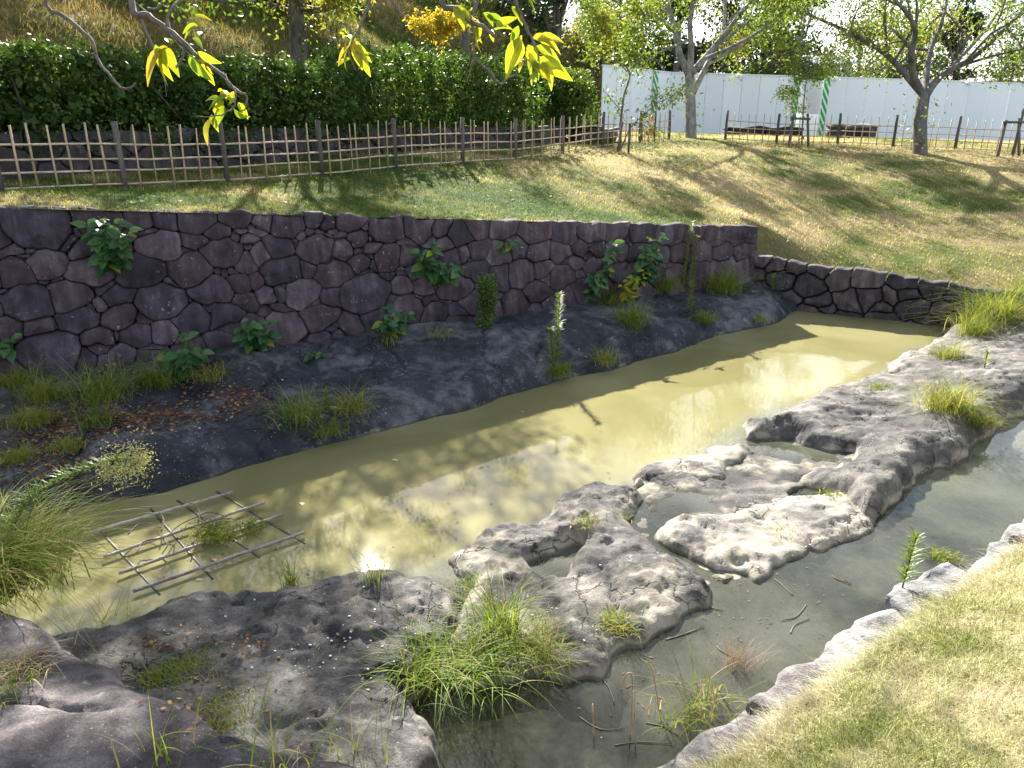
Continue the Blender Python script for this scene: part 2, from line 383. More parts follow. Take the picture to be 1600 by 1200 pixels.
def upper_z(x, y):
    x = np.asarray(x, float); y = np.asarray(y, float); z = W_[n_] + W_[n_ + 1] * x + W_[n_ + 2] * y
    for q in range(n_): z = z + W_[q] * _U((x - C_[q, 0]) ** 2 + (y - C_[q, 1]) ** 2)
    return z
bnd = [wall_pt(u, 0, -.20)[:2] - wnrm * 0 for u in np.linspace(-9, WLEN - .1, 90)]
bnd += [EL[:2] + edir * u - enrm * .28 for u in np.linspace(-1.25, 16, 90)]
bnd = np.array(bnd)
far_dir = np.array([np.array([-1.4, 1.0]) * (1 - k) + np.array([1.2, 1.0]) * k for k in np.linspace(0, 1, len(bnd))])
K = np.concatenate([np.linspace(0, 12, 60), np.linspace(12.3, 30, 40), np.geomspace(31, 900, 16)])
GX = bnd[:, None, 0] + far_dir[:, None, 0] * K[None]; GY = bnd[:, None, 1] + far_dir[:, None, 1] * K[None]
GZ = upper_z(GX, GY)
GZ = np.where(K[None] > 45, 2.7 + 0 * GZ, GZ * (1 - sstep(25, 45, K[None])) + 2.7 * sstep(25, 45, K[None]))
wt = np.array([wall_top(u) - .015 for u in np.linspace(-9, WLEN - .1, 90)] + [end_top(u) - .02 for u in np.linspace(-1.25, 16, 90)])
blend = sstep(0, .7, K[None]); GZ = wt[:, None] * (1 - blend) + GZ * blend
GZ += (.035 * fbm(GX, GY, 1, 1.1, 4)) * sstep(0, 1, K[None])
gv = np.stack([GX, GY, GZ], -1).reshape(-1, 3); gf = gridf(*GX.shape)[:, ::-1]
obj('lawn', mesh('lawn', gv, gf, M['ground'], attrs={'rnd': lawn_tone(gv[:, 0], gv[:, 1])}), kind='structure')
surf(gv, gf)
LAWN = BVHTree.FromPolygons([tuple(v) for v in gv.astype(float)], [tuple(int(i) for i in f) for f in gf])
def lawn_z(x, y):
    h = LAWN.ray_cast(Vector((x, y, 60)), Vector((0, 0, -1))); return h[0].z if h[0] is not None else 2.7

# ------------------------------------------------------------------ moat bed, rocks
sdir = np.array([.777, .629]); ndir = np.array([-.629, .777])
def sn(x, y): return x * sdir[0] + y * sdir[1], x * ndir[0] + y * ndir[1]
def xy(s, n): return s * sdir[0] + n * ndir[0], s * sdir[1] + n * ndir[1]

A_px = [(60, 1020), (200, 985), (300, 951), (380, 934), (450, 926), (540, 910), (620, 895), (690, 905), (722, 932), (690, 985), (630, 1020), (605, 1065), (640, 1125), (690, 1180), (710, 1260), (640, 1420), (300, 1420), (60, 1250)]
B_px = [(730, 925), (700, 872), (735, 846), (790, 826), (850, 827), (872, 802), (890, 781), (930, 766), (1000, 757), (1015, 773), (995, 796), (978, 813), (1015, 850), (1065, 878), (1105, 897), (1120, 915), (1112, 940), (1065, 950), (1030, 975), (1012, 1003), (965, 1018), (940, 1045), (890, 1040), (860, 1012), (800, 1030), (725, 1040), (700, 985)]
C_px = [(1030, 828), (1045, 808), (1070, 803), (1110, 816), (1150, 822), (1165, 808), (1195, 797), (1235, 800), (1218, 780), (1245, 768), (1290, 760), (1340, 765), (1352, 795), (1345, 818), (1300, 842), (1285, 852), (1260, 845), (1240, 860), (1212, 885), (1195, 912), (1170, 905), (1165, 893), (1105, 880), (1070, 857), (1040, 845)]
E_px = [(1352, 798), (1318, 778), (1275, 768), (1262, 752), (1310, 742), (1345, 722), (1330, 702), (1285, 698), (1250, 690), (1240, 679), (1175, 677), (1168, 663), (1200, 656), (1242, 652), (1234, 634), (1290, 616), (1340, 604), (1400, 580), (1430, 556), (1480, 526), (1530, 500), (1640, 470), (1760, 470), (1800, 560), (1660, 600), (1600, 637), (1557, 664), (1525, 674), (1490, 697), (1420, 748)]
F_px = [(1022, 737), (1045, 718), (1110, 704), (1160, 701), (1150, 716), (1118, 729), (1125, 742), (1060, 744)]
S_, N_ = np.meshgrid(np.linspace(-4, 22, 420), np.linspace(-3, 12, 240), indexing='ij')
X, Y = xy(S_, N_); 
spx = poly([(-300, 1100), (200, 1000), (690, 905), (870, 800), (1010, 755), (1075, 705), (1180, 655), (1240, 632), (1340, 604), (1480, 522), (1640, 440)], 0)
ss, sn_ = sn(spx[:, 0], spx[:, 1]); o_ = np.argsort(ss)
turb_side = N_ - np.interp(S_, ss[o_], sn_[o_])          # >0 in the muddy pool
bedz = np.where(turb_side > 0, -.30 - .35 * sstep(0, 1.2, turb_side), -.13) + .13 * fbm(X, Y, 3, .8, 5)
bedz -= .16 * sstep(4.2, 2.6, S_) * (turb_side < 0)
rd = np.max([sdf(poly(q_, .06), X, Y) for q_ in (A_px, B_px, C_px, E_px, F_px)], 0)
flat_ = -.018 - .16 * np.maximum(-rd, 0) - .05 * np.maximum(0, fbm(X, Y, 14, 1.3, 4)) + .035 * fbm(X, Y, 17, 2.2, 3)
bedz = np.where((turb_side < .3) & (rd > -1.0) & (S_ > 4.2), np.maximum(bedz, flat_), bedz)
bv = np.stack([X, Y, bedz], -1).reshape(-1, 3)
t = NT('silt_bed'); p = t.pos()
a = t.noise(p, 1.5, 7, .6, .5); b = t.noise(p, 11, 5); 
c_ = t.ramp(t.math('ADD', t.math('MULTIPLY', a, .7), t.math('MULTIPLY', b, .3)), [(.36, (.045, .043, .03)), (.48, (.2, .185, .13)), (.62, (.42, .385, .29))])
M['bed'] = t.done(t.principled(c_, .9, t.bump(b, .5, .03)))
obj('moat_bed', mesh('moat_bed', bv, gridf(*X.shape), M['bed']), kind='structure')

# water: turbidity is a property of the water, stored per point
tb = sstep(-.35, .35, turb_side + .25 * fbm(X, Y, 9, .9, 3))
chan = .17 + .20 * fbm(X, Y, 4, .7, 4) + .12 * sstep(4, 8, S_) - .18 * sstep(4.6, 3.0, S_)
turb = np.clip(np.where(turb_side > -2, 0, 0) + tb * .985 + (1 - tb) * np.clip(chan, .04, .6), 0, 1)
t = NT('moat_water'); p = t.pos()
tu = t.n('Attribute', attribute_name='turb').outputs['Fac']
n1 = t.noise(p, .55, 4, .5, .8)
mud = t.ramp(n1, [(.35, (.155, .143, .060)), (.65, (.22, .204, .098))])
gry = t.mix(t.maprange(tu, .5, .95), (.26, .265, .19), mud)
di = t.n('BsdfDiffuse'); t.l(gry, di.inputs[0])
ss_ = t.n('SubsurfaceScattering') if False else None
tr = t.n('BsdfTransparent'); tr.inputs[0].default_value = (.86, .88, .78, 1)
body = t.n('MixShader'); t.l(tu, body.inputs[0]); t.l(tr.outputs[0], body.inputs[1]); t.l(di.outputs[0], body.inputs[2])
rip = t.math('ADD', t.noise(t.mapped(p, (1, 1, 1)), 3.5, 3, .5, .3), t.math('MULTIPLY', t.noise(p, 16, 2, .5), .25))
amp = t.maprange(t.noise(p, .35, 2), .42, .62, .15, 1.0)
bp = t.n('Bump', Strength=.05, Distance=.03); t.l(t.math('MULTIPLY', rip, amp), bp.inputs['Height'])
gl = t.n('BsdfGlossy', Roughness=.03); t.l(bp.outputs[0], gl.inputs['Normal'])
fr = t.n('Fresnel', IOR=1.34); t.l(bp.outputs[0], fr.inputs['Normal'])
mx = t.n('MixShader'); t.l(fr.outputs[0], mx.inputs[0]); t.l(body.outputs[0], mx.inputs[1]); t.l(gl.outputs[0], mx.inputs[2])
M['water'] = t.done(mx.outputs[0])
wv = np.stack([X, Y, 0 * X], -1).reshape(-1, 3)
keep = (S_ > -3.9)
obj('water', mesh('water', wv, gridf(*X.shape), M['water'], attrs={'turb': turb.ravel()}), kind='structure')

def rock_field(name, P, height, label, mat, res=.035, edge_w=.09, holes=(), wob=.13, cat='rock', extra=None, skirt=.45, rough=1.0, grow_=.05):
    lo = P.min(0) - .5; hi = P.max(0) + .5
    nx, ny = int((hi[0] - lo[0]) / res), int((hi[1] - lo[1]) / res)
    x, y = np.meshgrid(np.linspace(lo[0], hi[0], nx), np.linspace(lo[1], hi[1], ny), indexing='ij')
    d = sdf(P, x, y) + grow_ + wob * fbm(x, y, 8, 1.6, 4)
    h = height(x, y) if callable(height) else height + 0 * x
    z = h * (1 - np.exp(-np.maximum(d, 0) / edge_w))
    lump = .10 * fbm(x, y, 2, .9, 3) + .05 * fbm(x, y, 5, 2.6, 3)
    ridg = .05 * (1 - np.abs(fbm(x * .8 + y * .5, y * 1.3, 7, 1.4, 3)) * 2)
    z = z + (lump * .42 + ridg * .4) * sstep(0, .4, d) * rough + .012 * fbm(x, y, 9, 9, 5, .6) * sstep(0, .1, d) * rough
    pit = fbm(x, y, 11, 8.0, 3)
    stp = fbm(x * .7 + y * .4, y - x * .3, 21, 1.2, 4); z = z - .022 * sstep(-.02, .03, stp) * sstep(.0, .15, d) * rough
    z = z - .008 * sstep(.5, .75, pit) * sstep(.02, .2, d) * rough
    crk = np.minimum(np.abs(fbm(x + .3 * y, y - .2 * x, 31, .75, 4, .55)), np.abs(fbm(x * 1.2, y * .8, 47, 1.1, 4, .55)) + .012)
    z = z - .03 * sstep(.035, .0, crk) * sstep(.0, .12, d) * rough
    lay = (z + .03 * fbm(x, y, 51, 1.5, 3)) / .055; fl_ = np.floor(lay); z = z * .6 + .40 * ((fl_ + sstep(.55, 1.0, lay - fl_)) * .055 - .03 * fbm(x, y, 51, 1.5, 3))
    z = z + .006 * fbm(x, y, 61, 26, 3, .7) * sstep(0, .05, d)
    z = np.maximum(z, .012 * sstep(0, .05, d)) 
    for H, dep in holes:
        dh = sdf(H, x, y) + .05 * fbm(x, y, 4, 3, 3)
        z = np.where(dh > -.25, z * (1 - sstep(-.11, .02, dh)) - dep * sstep(-.02, .1, dh), z)
    z = np.where(d < 0, -np.minimum(-d * 2.2, skirt), z)
    if extra is not None: z = extra(x, y, z, d)
    V = np.stack([x, y, z], -1).reshape(-1, 3); F = gridf(nx, ny)
    k = (z.ravel()[F] > -skirt + .01).any(1); F = F[k]
    used = np.unique(F); mp_ = -np.ones(len(V), int); mp_[used] = np.arange(len(used))
    V = V[used]; F = mp_[F]
    surf(V, F)
    return obj(name, mesh(name, V, F, mat), label=label, cat=cat)

A_P = poly(A_px, .16)
rock_field('rock_slab', A_P, lambda x, y: .30 + .10 * fbm(x, y, 1, .5, 2), 'broad pitted grey rock slab below the bamboo frame, littered with brown flakes', M['slab'], res=.022, edge_w=.06, rough=1.0)
hole = poly([(828, 880), (855, 870), (885, 858), (905, 852), (908, 862), (888, 882), (878, 905), (852, 898)], 0)
rock_field('rock_outcrop', poly(B_px, .06), lambda x, y: .15 + .07 * fbm(x, y, 3, .8, 2), 'mottled grey rock outcrop holding a small pool of water in its hollow', M['slab'], res=.025, holes=((hole, .10),), edge_w=.055)
rock_field('pale_rock', poly(C_px, .05), lambda x, y: .10 + .05 * fbm(x, y, 3, .8, 2), 'low sand-coloured rock bleached by silt between two clear pools', M['pale'], res=.026, edge_w=.05)
E_P = poly(E_px, .06)
def e_h(x, y):
    s, n = sn(x, y); return .22 + .30 * sstep(13.0, 17.0, s) + .16 * sstep(.0, 1.0, (4.2 - n) * .6 + (s - 9) * .1)
rock_field('rock_ridge', E_P, e_h, 'long grey rock ridge running beside the pond to the far wall', M['slab'], res=.035, edge_w=.10)
rock_field('rock_islet', poly(F_px, .04), .10, 'small flat rock islet alone in the open water', M['slab'], res=.025, edge_w=.08, rough=.7)
E2 = poly([(1035, 835), (1020, 800), (1000, 790), (985, 815), (1010, 842)], 0)

def shelf(x, y, z, d):
    q = .001 + .06 * fbm(x, y, 71, 1.2, 4) + .012 * fbm(x, y, 73, 8, 3)
    return np.where(d > 0, np.minimum(q, .07), np.maximum(-.02 + d * .9, -.4))
rock_field('wet_rock_shelf', poly([(1000, 775), (1025, 750), (1060, 742), (1130, 715), (1165, 695), (1240, 676), (1330, 690), (1360, 715), (1330, 740), (1262, 756), (1225, 782), (1165, 812), (1110, 820), (1045, 812), (1010, 800)], 0), .02, 'dark wet rock shelf lying just awash between islet, pale rock and ridge', M['wet'], res=.03, extra=shelf, skirt=.35)
rock_field('wet_rock_shelf', poly([(985, 815), (1020, 800), (1050, 840), (1110, 880), (1165, 900), (1130, 915), (1100, 900), (1060, 880), (1015, 852)], 0), .02, 'narrow awash rock shelf bridging the hollowed outcrop and the pale rock', M['pale'], res=.03, extra=shelf, skirt=.35)
# near stone (top of the near end wall)
D_px = [(-160, 905), (0, 938), (60, 958), (120, 1003), (200, 1050), (300, 1107), (345, 1142), (420, 1167), (520, 1187), (640, 1197), (690, 1290), (560, 1700), (-500, 1700), (-500, 1000)]
D_P = poly(D_px, 1.0)
def d_extra(x, y, z, d):
    s, n = sn(x, y)
    zz = 1.02 + .06 * fbm(x, y, 2, .9, 3) + .012 * fbm(x, y, 6, 7, 4) + .05 * sstep(.4, 2, d)
    r = np.sqrt(np.clip(1 - (1 - np.clip(d / .14, 0, 1)) ** 2, 0, 1))
    zz = zz - .14 * (1 - r)
    seam = np.abs(fbm(x, y, 4, .55, 3) + .12)
    zz = zz - .05 * sstep(.03, 0, seam) * sstep(.1, .3, d)
    return np.where(d < 0, .88 + d * 6, zz)
rock_field('end_wall_stone', D_P, 1.0, 'dark purple capstone of the near end wall, lichen spotted, bottom corner', M['near'], res=.02, wob=.05, extra=d_extra, skirt=1.2, grow_=0, cat='stone')

# rock skirt below the stone wall
ns_, nk = 520, 110
sv = np.linspace(-5, 15.1, ns_)
edge_px = [(-250, 895), (0, 826), (140, 791), (250, 765), (380, 730), (500, 697), (600, 672), (700, 645), (800, 617), (900, 588), (960, 574), (1050, 549), (1130, 521), (1200, 506), (1250, 487), (1262, 478)]
ep = poly(edge_px, 0); es, en = sn(ep[:, 0], ep[:, 1])
n0 = np.interp(sv, es, en)
wp = np.array([wall_pt(u, wall_foot(u))[:2] for u in np.linspace(-12, WLEN + 2, 200)]); ws, wn2 = sn(wp[:, 0], wp[:, 1])
n1_ = np.interp(sv, ws, wn2) + .25
kk = np.linspace(-.12, 1, nk) ** 1.0
SS, KK = np.meshgrid(sv, kk, indexing='ij'); NN = n0[:, None] + (n1_ - n0)[:, None] * KK
NN = NN + .10 * fbm(SS, 0 * SS, 1, 1.1, 4) * sstep(1, 0, KK)
SX, SY = xy(SS, NN); wdt = np.maximum((n1_ - n0)[:, None], .3); dist = KK * wdt
wu = (SX - WL_T[0]) * wdir[0] + (SY - WL_T[1]) * wdir[1]
foot = wall_foot(wu)
left = sstep(4.2, 2.0, SS)
bulge = .36 * (1 - np.exp(-np.maximum(dist, 0) / .10)) * left + .29 * (1 - np.exp(-np.maximum(dist, 0) / .13)) * (1 - left)
zz = bulge + (foot + .10 - bulge) * sstep(.05, 1.0, KK) ** (1.15)
zz += (.10 * fbm(SX, SY, 3, .8, 4) + .035 * fbm(SX, SY, 6, 3, 4)) * sstep(.03, .3, dist)
zz += .012 * fbm(SX, SY, 9, 9, 3) * sstep(.0, .1, dist)
ledge = fbm(SX * .5 + SY * .9, SX * .9 - SY * .2, 4, .5, 3); zz -= .07 * sstep(.05, 0, np.abs(ledge)) * sstep(.05, .4, dist)
zz = np.where(dist < 0, dist * 3, zz)
kv = np.stack([SX, SY, zz], -1).reshape(-1, 3); kf = gridf(ns_, nk)
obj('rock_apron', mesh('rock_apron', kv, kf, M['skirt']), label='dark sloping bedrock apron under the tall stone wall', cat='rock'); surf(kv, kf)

# near grassy bank
edge = poly([(930, 1260), (1040, 1200), (1140, 1145), (1220, 1085), (1300, 1030), (1400, 960), (1500, 893), (1600, 828), (1750, 735)], .3)
e_s, e_n = sn(edge[:, 0], edge[:, 1]); 
def edge_n(s): return np.interp(s, e_s, e_n, left=e_n[0] + .35)
bs = np.linspace(.4, 16, 260); bk = np.concatenate([[-.45, -.3, -.12], np.linspace(0, 2.6, 60)])
BS, BK = np.meshgrid(bs, bk, indexing='ij'); BN = edge_n(BS) - .12 - BK
BX, BY = xy(BS, BN)
def bank_h(s, k): return np.where(k < 0, .02 + (k + .12) * .6, .26 + .62 * k - .02 * k * k)
BZ = bank_h(BS, BK) + .03 * fbm(BX, BY, 3, 1.6, 4) + .01 * fbm(BX, BY, 3, 8, 3)
BZ = np.where(BK < -.4, -.3, BZ)
nv_ = np.stack([BX, BY, BZ], -1).reshape(-1, 3); nf = gridf(*BX.shape)[:, ::-1]
def bank_tone(x, y): return np.clip(.68 + .3 * fbm(x, y, 2, 1.1, 3) + .15 * fbm(x, y, 5, 4, 2), 0, 1)
obj('grass_bank', mesh('grass_bank', nv_, nf, M['ground'], attrs={'rnd': bank_tone(nv_[:, 0], nv_[:, 1])}), kind='structure'); surf(nv_, nf)

# ------------------------------------------------------------------ dry-stone masonry
def clip_half(Pg, a, b, c):                    # keep a*x+b*y<=c
    out = []
    for q in range(len(Pg)):
        p, r = Pg[q], Pg[(q + 1) % len(Pg)]
        dp, dr = a * p[0] + b * p[1] - c, a * r[0] + b * r[1] - c
        if dp <= 0: out.append(p)
        if (dp < 0) != (dr < 0) and dp != dr:
            k = dp / (dp - dr); out.append((p[0] + (r[0] - p[0]) * k, p[1] + (r[1] - p[1]) * k))
    return out
def cells(seeds, dom, an=1.0):
    S = np.array([(s[0], s[1] * an) for s in seeds]); rr = np.array([s[2] for s in seeds]); out = []
    for q in range(len(S)):
        Pg = [(p[0], p[1] * an) for p in dom]
        dd = np.hypot(*(S - S[q]).T); near = np.argsort(dd)[1:40]
        for m in near:
            a, b = 2 * (S[m] - S[q]); c = S[m].dot(S[m]) - rr[m] ** 2 - S[q].dot(S[q]) + rr[q] ** 2
            Pg = clip_half(Pg, a, b, c)
            if len(Pg) < 3: break
        out.append([(p[0], p[1] / an) for p in Pg] if len(Pg) >= 3 else None)
    return out
def area(P): return .5 * sum(P[q][0] * P[(q + 1) % len(P)][1] - P[(q + 1) % len(P)][0] * P[q][1] for q in range(len(P)))
def stone_mesh(Pg, place, gap, proud, topz=None):
    """one stone: place(u, v, out) -> xyz"""
    Pg = np.array(Pg)
    if area(Pg) < 0: Pg = Pg[::-1]
    c = Pg.mean(0)
    sz = np.sqrt(abs(area(Pg)))
    if sz < .05: return None
    # densify, round the corners, wobble
    Q = []
    for q in range(len(Pg)):
        a, b = Pg[q], Pg[(q + 1) % len(Pg)]
        L = np.linalg.norm(b - a)
        if L < .02: continue
        cut = min(.22, .022 / L)
        Q += [a + (b - a) * cut, a + (b - a) * .27, a + (b - a) * .5, a + (b - a) * .73, b - (b - a) * cut] if L > .2 else [a + (b - a) * cut, a + (b - a) * .5, b - (b - a) * cut] if L > .12 else [a + (b - a) * .3, b - (b - a) * .3]
    Q = np.array(Q)
    if len(Q) < 5: return None
    Q = Q + .04 * np.stack([fbm(Q[:, 0], Q[:, 1], 3.0, 4.5, 3), fbm(Q[:, 0], Q[:, 1], 12.0, 4.5, 3)], 1)
    dirs = c - Q; Ld = np.linalg.norm(dirs, axis=1)[:, None] + 1e-9; dirs = dirs / Ld
    def ring(ins): return Q + dirs * np.minimum(ins, Ld * .6)
    bulge = proud * .8 + R.uniform(-.02, .02); n = len(Q); tilt = R.normal(size=2) * .06
    V = []; rings = [(gap, -.13), (gap * 1.0, -.018), (gap + .006, .004), (gap + .018 + .015 * sz, bulge * .5), (Ld.mean() * .5, bulge * .85)]
    for ins, out in rings:
        rg = ring(np.full((n, 1), ins))
        for p in rg:
            o = out + (tilt @ (p - c) if out > -.1 else 0) + (.02 * float(fbm(p[0], p[1], c[1] * 5, 5, 2)) if out > 0 else 0)
            V.append(place(p[0], p[1], o))
    V.append(place(c[0], c[1], bulge + .004))
    F = []
    for k in range(len(rings) - 1):
        for q in range(n):
            q2 = (q + 1) % n; F.append((k * n + q, k * n + q2, (k + 1) * n + q2, (k + 1) * n + q))
    k = len(rings) - 1
    for q in range(n): F.append((k * n + q, k * n + (q + 1) % n, len(V) - 1))
    return np.array(V), F

def px2wall(u, v):
    r = ray(u, v); q = np.array([wnrm[0], wnrm[1]]); 
    tt = (WL_T[:2] + wnrm * .08).dot(q) / (r[:2].dot(q)); p = r * tt
    return (p[:2] - WL_T[:2]).dot(wdir), p[2] + CAM_H, tt
seeds = []
Z7 = [(230,140,420,250),(55,275,120,180),(300,370,240,190),(120,440,250,150),(600,110,290,190),(880,100,140,170),(1020,100,130,140),(1240,95,290,120),(1490,100,210,120),(1010,265,270,150),(1215,240,130,140),(1360,180,170,80),(1390,310,210,230),(1545,240,120,70),(1545,345,110,190),(500,295,150,90),(560,420,300,170),(890,430,300,190),(1200,405,300,180),(180,600,300,220),(430,570,270,200),(750,570,190,140),(1000,605,310,210),(1320,540,300,170),(1500,485,110,130),(1590,470,50,90),(1550,600,150,130),(230,750,220,110),(490,715,270,170),(745,700,270,140),(600,620,130,80),(60,770,150,180),(310,910,370,250),(600,830,200,130),(860,790,210,170),(1190,700,210,180),(1400,700,200,160),(1000,780,150,160),(1370,860,220,140),(80,1000,110,130),(15,150,60,100),(480,150,70,130),(150,280,70,100),(940,175,80,50),(1510,180,80,30),(1070,480,60,50),(560,520,80,40),(20,540,40,60),(1180,600,70,50),(320,740,50,80),(60,160,50,60),(420,260,80,50),(1190,900,200,150),(960,940,180,130),(700,930,180,150),(1560,760,170,150),(1510,930,150,120),(520,930,150,140),(1280,330,50,90),(270,460,60,40),(390,455,50,40),(760,800,60,60),(-80,200,200,240),(-100,450,220,170),(-100,640,200,160),(-120,860,220,200),(-350,180,260,220),(-350,420,260,200),(-350,650,260,200),(-350,880,260,200)]
Z8 = [(40,110,130,120),(200,135,200,160),(370,110,120,100),(450,125,100,110),(600,115,230,110),(820,165,200,190),(1030,150,180,150),(1160,150,120,110),(1290,190,110,190),(1400,150,160,140),(1540,150,130,150),(20,320,110,210),(140,270,180,140),(380,270,210,190),(540,285,130,140),(650,215,160,90),(735,280,130,50),(160,420,270,170),(320,400,70,120),(480,430,240,150),(650,360,100,150),(720,370,40,100),(830,340,160,150),(950,330,90,100),(60,570,120,120),(150,550,70,110),(280,535,220,150),(470,570,140,110),(690,550,300,250),(900,515,130,150),(1030,510,150,100),(1060,590,100,80),(1180,240,140,70),(1220,330,100,120),(1310,310,80,70),(1400,290,100,120),(1360,410,160,150),(1520,320,120,140),(1540,450,130,150),(1240,510,200,190),(1000,400,100,90),(940,640,180,180),(1110,670,170,140),(1240,650,90,90),(1330,600,100,170),(1250,740,140,90),(170,770,200,300),(390,700,230,160),(580,740,150,130),(710,720,110,140),(380,850,170,130),(510,840,120,150),(700,830,160,80),(910,830,130,90),(250,940,100,90),(120,960,110,90),(1440,640,110,120),(1400,760,120,100),(450,200,60,40),(520,195,80,35),(250,240,80,60),(740,230,30,50),(340,175,60,50),(280,810,40,50),(275,860,50,60),(460,785,60,40),(830,430,60,30),(990,600,50,50),(1100,400,90,90)]
Z4 = [(500,160,90,100),(640,170,140,90),(760,170,80,100),(870,165,150,90),(985,165,90,90),(1080,180,90,90),(1200,180,120,90),(1300,170,90,90),(1400,180,110,90),(1500,180,90,90),(560,240,90,60),(650,250,110,80),(740,250,100,80),(830,235,80,70),(890,245,70,80),(980,240,80,110),(1060,250,90,90),(570,340,110,140),(655,325,80,90),(740,350,120,110),(800,300,70,70),(880,310,90,80),(960,330,80,90),(545,460,100,90),(635,410,100,110),(690,455,60,60),(750,430,80,80),(820,400,90,90),(1160,260,90,80),(1240,260,90,90),(1330,255,90,80),(1420,250,90,70),(1500,250,70,70),(1130,340,100,80),(1220,340,90,80),(1310,330,90,80),(1400,320,90,80),(1490,320,80,80),(900,400,90,80),(1000,410,90,70),(1080,400,80,70),(1060,330,70,70)]
for L, u0, v0, k in ((Z7, 0, 320, 4), (Z8, 400, 320, 4), (Z4, 600, 300, 2.667)):
    for x, y, a, b in L:
        if L is Z4 and x < 530: continue
        uu, zz_, tt = px2wall(u0 + x / k, v0 + y / k)
        r_ = .62 * math.sqrt(a * b) / k * tt / 1200
        if zz_ > wall_foot(uu) - .3: seeds.append((uu, zz_, r_))
# chinking stones where three stones meet come from small extra seeds
dom = [(-5.5, .15), (WLEN, .15), (WLEN, wall_top(WLEN)), (-5.5, wall_top(-5.5))]
def placew(u, z, out): return wall_pt(u, z, out)
AN = 1.4
cl = cells(seeds, dom, AN)
corner = {}
for c in cl:
    if c:
        for p_ in c: corner.setdefault((round(p_[0], 2), round(p_[1], 2)), p_)
SA = np.array([s[:2] for s in seeds])
for p_ in corner.values():
    if p_[0] < -3 or p_[1] > wall_top(p_[0]) - .12 or p_[1] < .4: continue
    if R.random() < .24: seeds.append((p_[0] + R.normal() * .01, p_[1] + R.normal() * .01, R.uniform(.03, .055) + .0))
# keep a small stone alive among big neighbours: its power radius matches theirs
base_n = len(SA)
for q in range(base_n, len(seeds)):
    s = seeds[q]; dd = np.hypot(SA[:, 0] - s[0], (SA[:, 1] - s[1]) * AN); m = np.argmin(dd)
    rm = seeds[m][2]; need = rm ** 2 - dd[m] ** 2 + 2 * dd[m] * R.uniform(.045, .085)
    seeds[q] = (s[0], s[1], math.sqrt(max(need, 1e-4)))
cl = cells(seeds, dom, AN)
WALL = empty('stone_wall', wall_pt(0, 0), 'tall dry-stone retaining wall of dark purple boulders along the moat', 'wall')
mi = WALL.matrix_world.copy(); loc0 = np.array(WALL.location)
nst = 0
for q, c in enumerate(cl):
    if not c: continue
    r = stone_mesh(c, placew, -.002 + .007 * R.random(), .05 if q < base_n else R.uniform(-.03, .012))
    if r is None: continue
    obj('stone', mesh('stone', r[0] - loc0, r[1], M['wall'], sharp=24), WALL); nst += 1
# dark earth and rubble core behind the face
us = np.linspace(-5.5, WLEN, 24); V = []
for u in us:
    for z_, o_ in ((.0, -.085), (wall_top(u) - .03, -.085), (wall_top(u) - .03, -.45), (0, -.45)): V.append(wall_pt(u, z_, o_) - loc0)
F = [(k * 4 + q, k * 4 + (q + 1) % 4, k * 4 + 4 + (q + 1) % 4, k * 4 + 4 + q) for k in range(23) for q in range(4)] + [(3, 2, 1, 0), (92, 93, 94, 95)]
obj('earth_core', mesh('earth_core', V, F, M['earth'], smooth=False), WALL)
# return of the wall at its far end
def placer(u, z, out): 
    q = wall_pt(WLEN, z, 0)[:2] - wnrm * u + wdir * (out + .02); return np.array([q[0], q[1], z])
sd = [(R.uniform(0, .9), R.uniform(.5, 1.55), .2) for _ in range(9)]
for c in cells(sd, [(0.0, .2), (.9, .2), (.9, wall_top(WLEN)), (0.0, wall_top(WLEN))]):
    if c:
        r = stone_mesh(c, placer, .01, .04)
        if r: obj('stone', mesh('stone', r[0] - loc0, [tuple(reversed(f)) for f in r[1]], M['wall']), WALL)
kv2 = np.concatenate([[wall_pt(u, .2, .03), wall_pt(u, wall_top(u), .03)] for u in us]); surf(kv2, [(2 * k, 2 * k + 2, 2 * k + 3, 2 * k + 1) for k in range(23)])

def masonry(name, label, p0, d, L, z0, z1, nrm_, n, mat, core=.4, rmin=.1, rmax=.3, seed=1, an=1.3, proud=.05, rough=None):
    rg = np.random.default_rng(seed)
    root = empty(name, (p0[0], p0[1], z0(0)), label, 'wall'); o0 = np.array(root.location)
    pts = []; tries = 0
    H = max(z1(0) - z0(0), z1(L) - z0(L))
    while len(pts) < n and tries < 20000:
        tries += 1; u = rg.uniform(0, L); z = rg.uniform(z0(u), z1(u)); r_ = rg.uniform(rmin, rmax) * (1 if rg.random() < .8 else .5)
        if all(math.hypot(u - a, (z - b) * an) > (r_ + c) * .92 for a, b, c in pts): pts.append((u, z, r_))
    def pl(u, z, out):
        q = p0[:2] + d * u + nrm_ * (out + .08 * (z1(u) - z)); return np.array([q[0], q[1], z])
    dm = [(0, z0(0)), (L, z0(L)), (L, z1(L)), (0, z1(0))]
    for c in cells(pts, dm, an):
        if not c: continue
        r = stone_mesh(c, pl, .007 + .008 * rg.random(), proud + rg.uniform(-.02, .03))
        if r: obj('stone', mesh('stone', r[0] - o0, r[1], mat, sharp=24), root)
    V = []; us_ = np.linspace(0, L, 12)
    for u in us_:
        for z_, o_ in ((z0(u) - .2, -.09), (z1(u) - .03, -.09), (z1(u) - .03, -core), (z0(u) - .2, -core)): V.append(pl(u, z_, o_) - o0)
    F = [(k * 4 + q, k * 4 + (q + 1) % 4, k * 4 + 4 + (q + 1) % 4, k * 4 + 4 + q) for k in range(11) for q in range(4)] + [(3, 2, 1, 0), (44, 45, 46, 47)]
    obj('earth_core', mesh('earth_core', V, F, M['earth'], smooth=False), root)
    return root
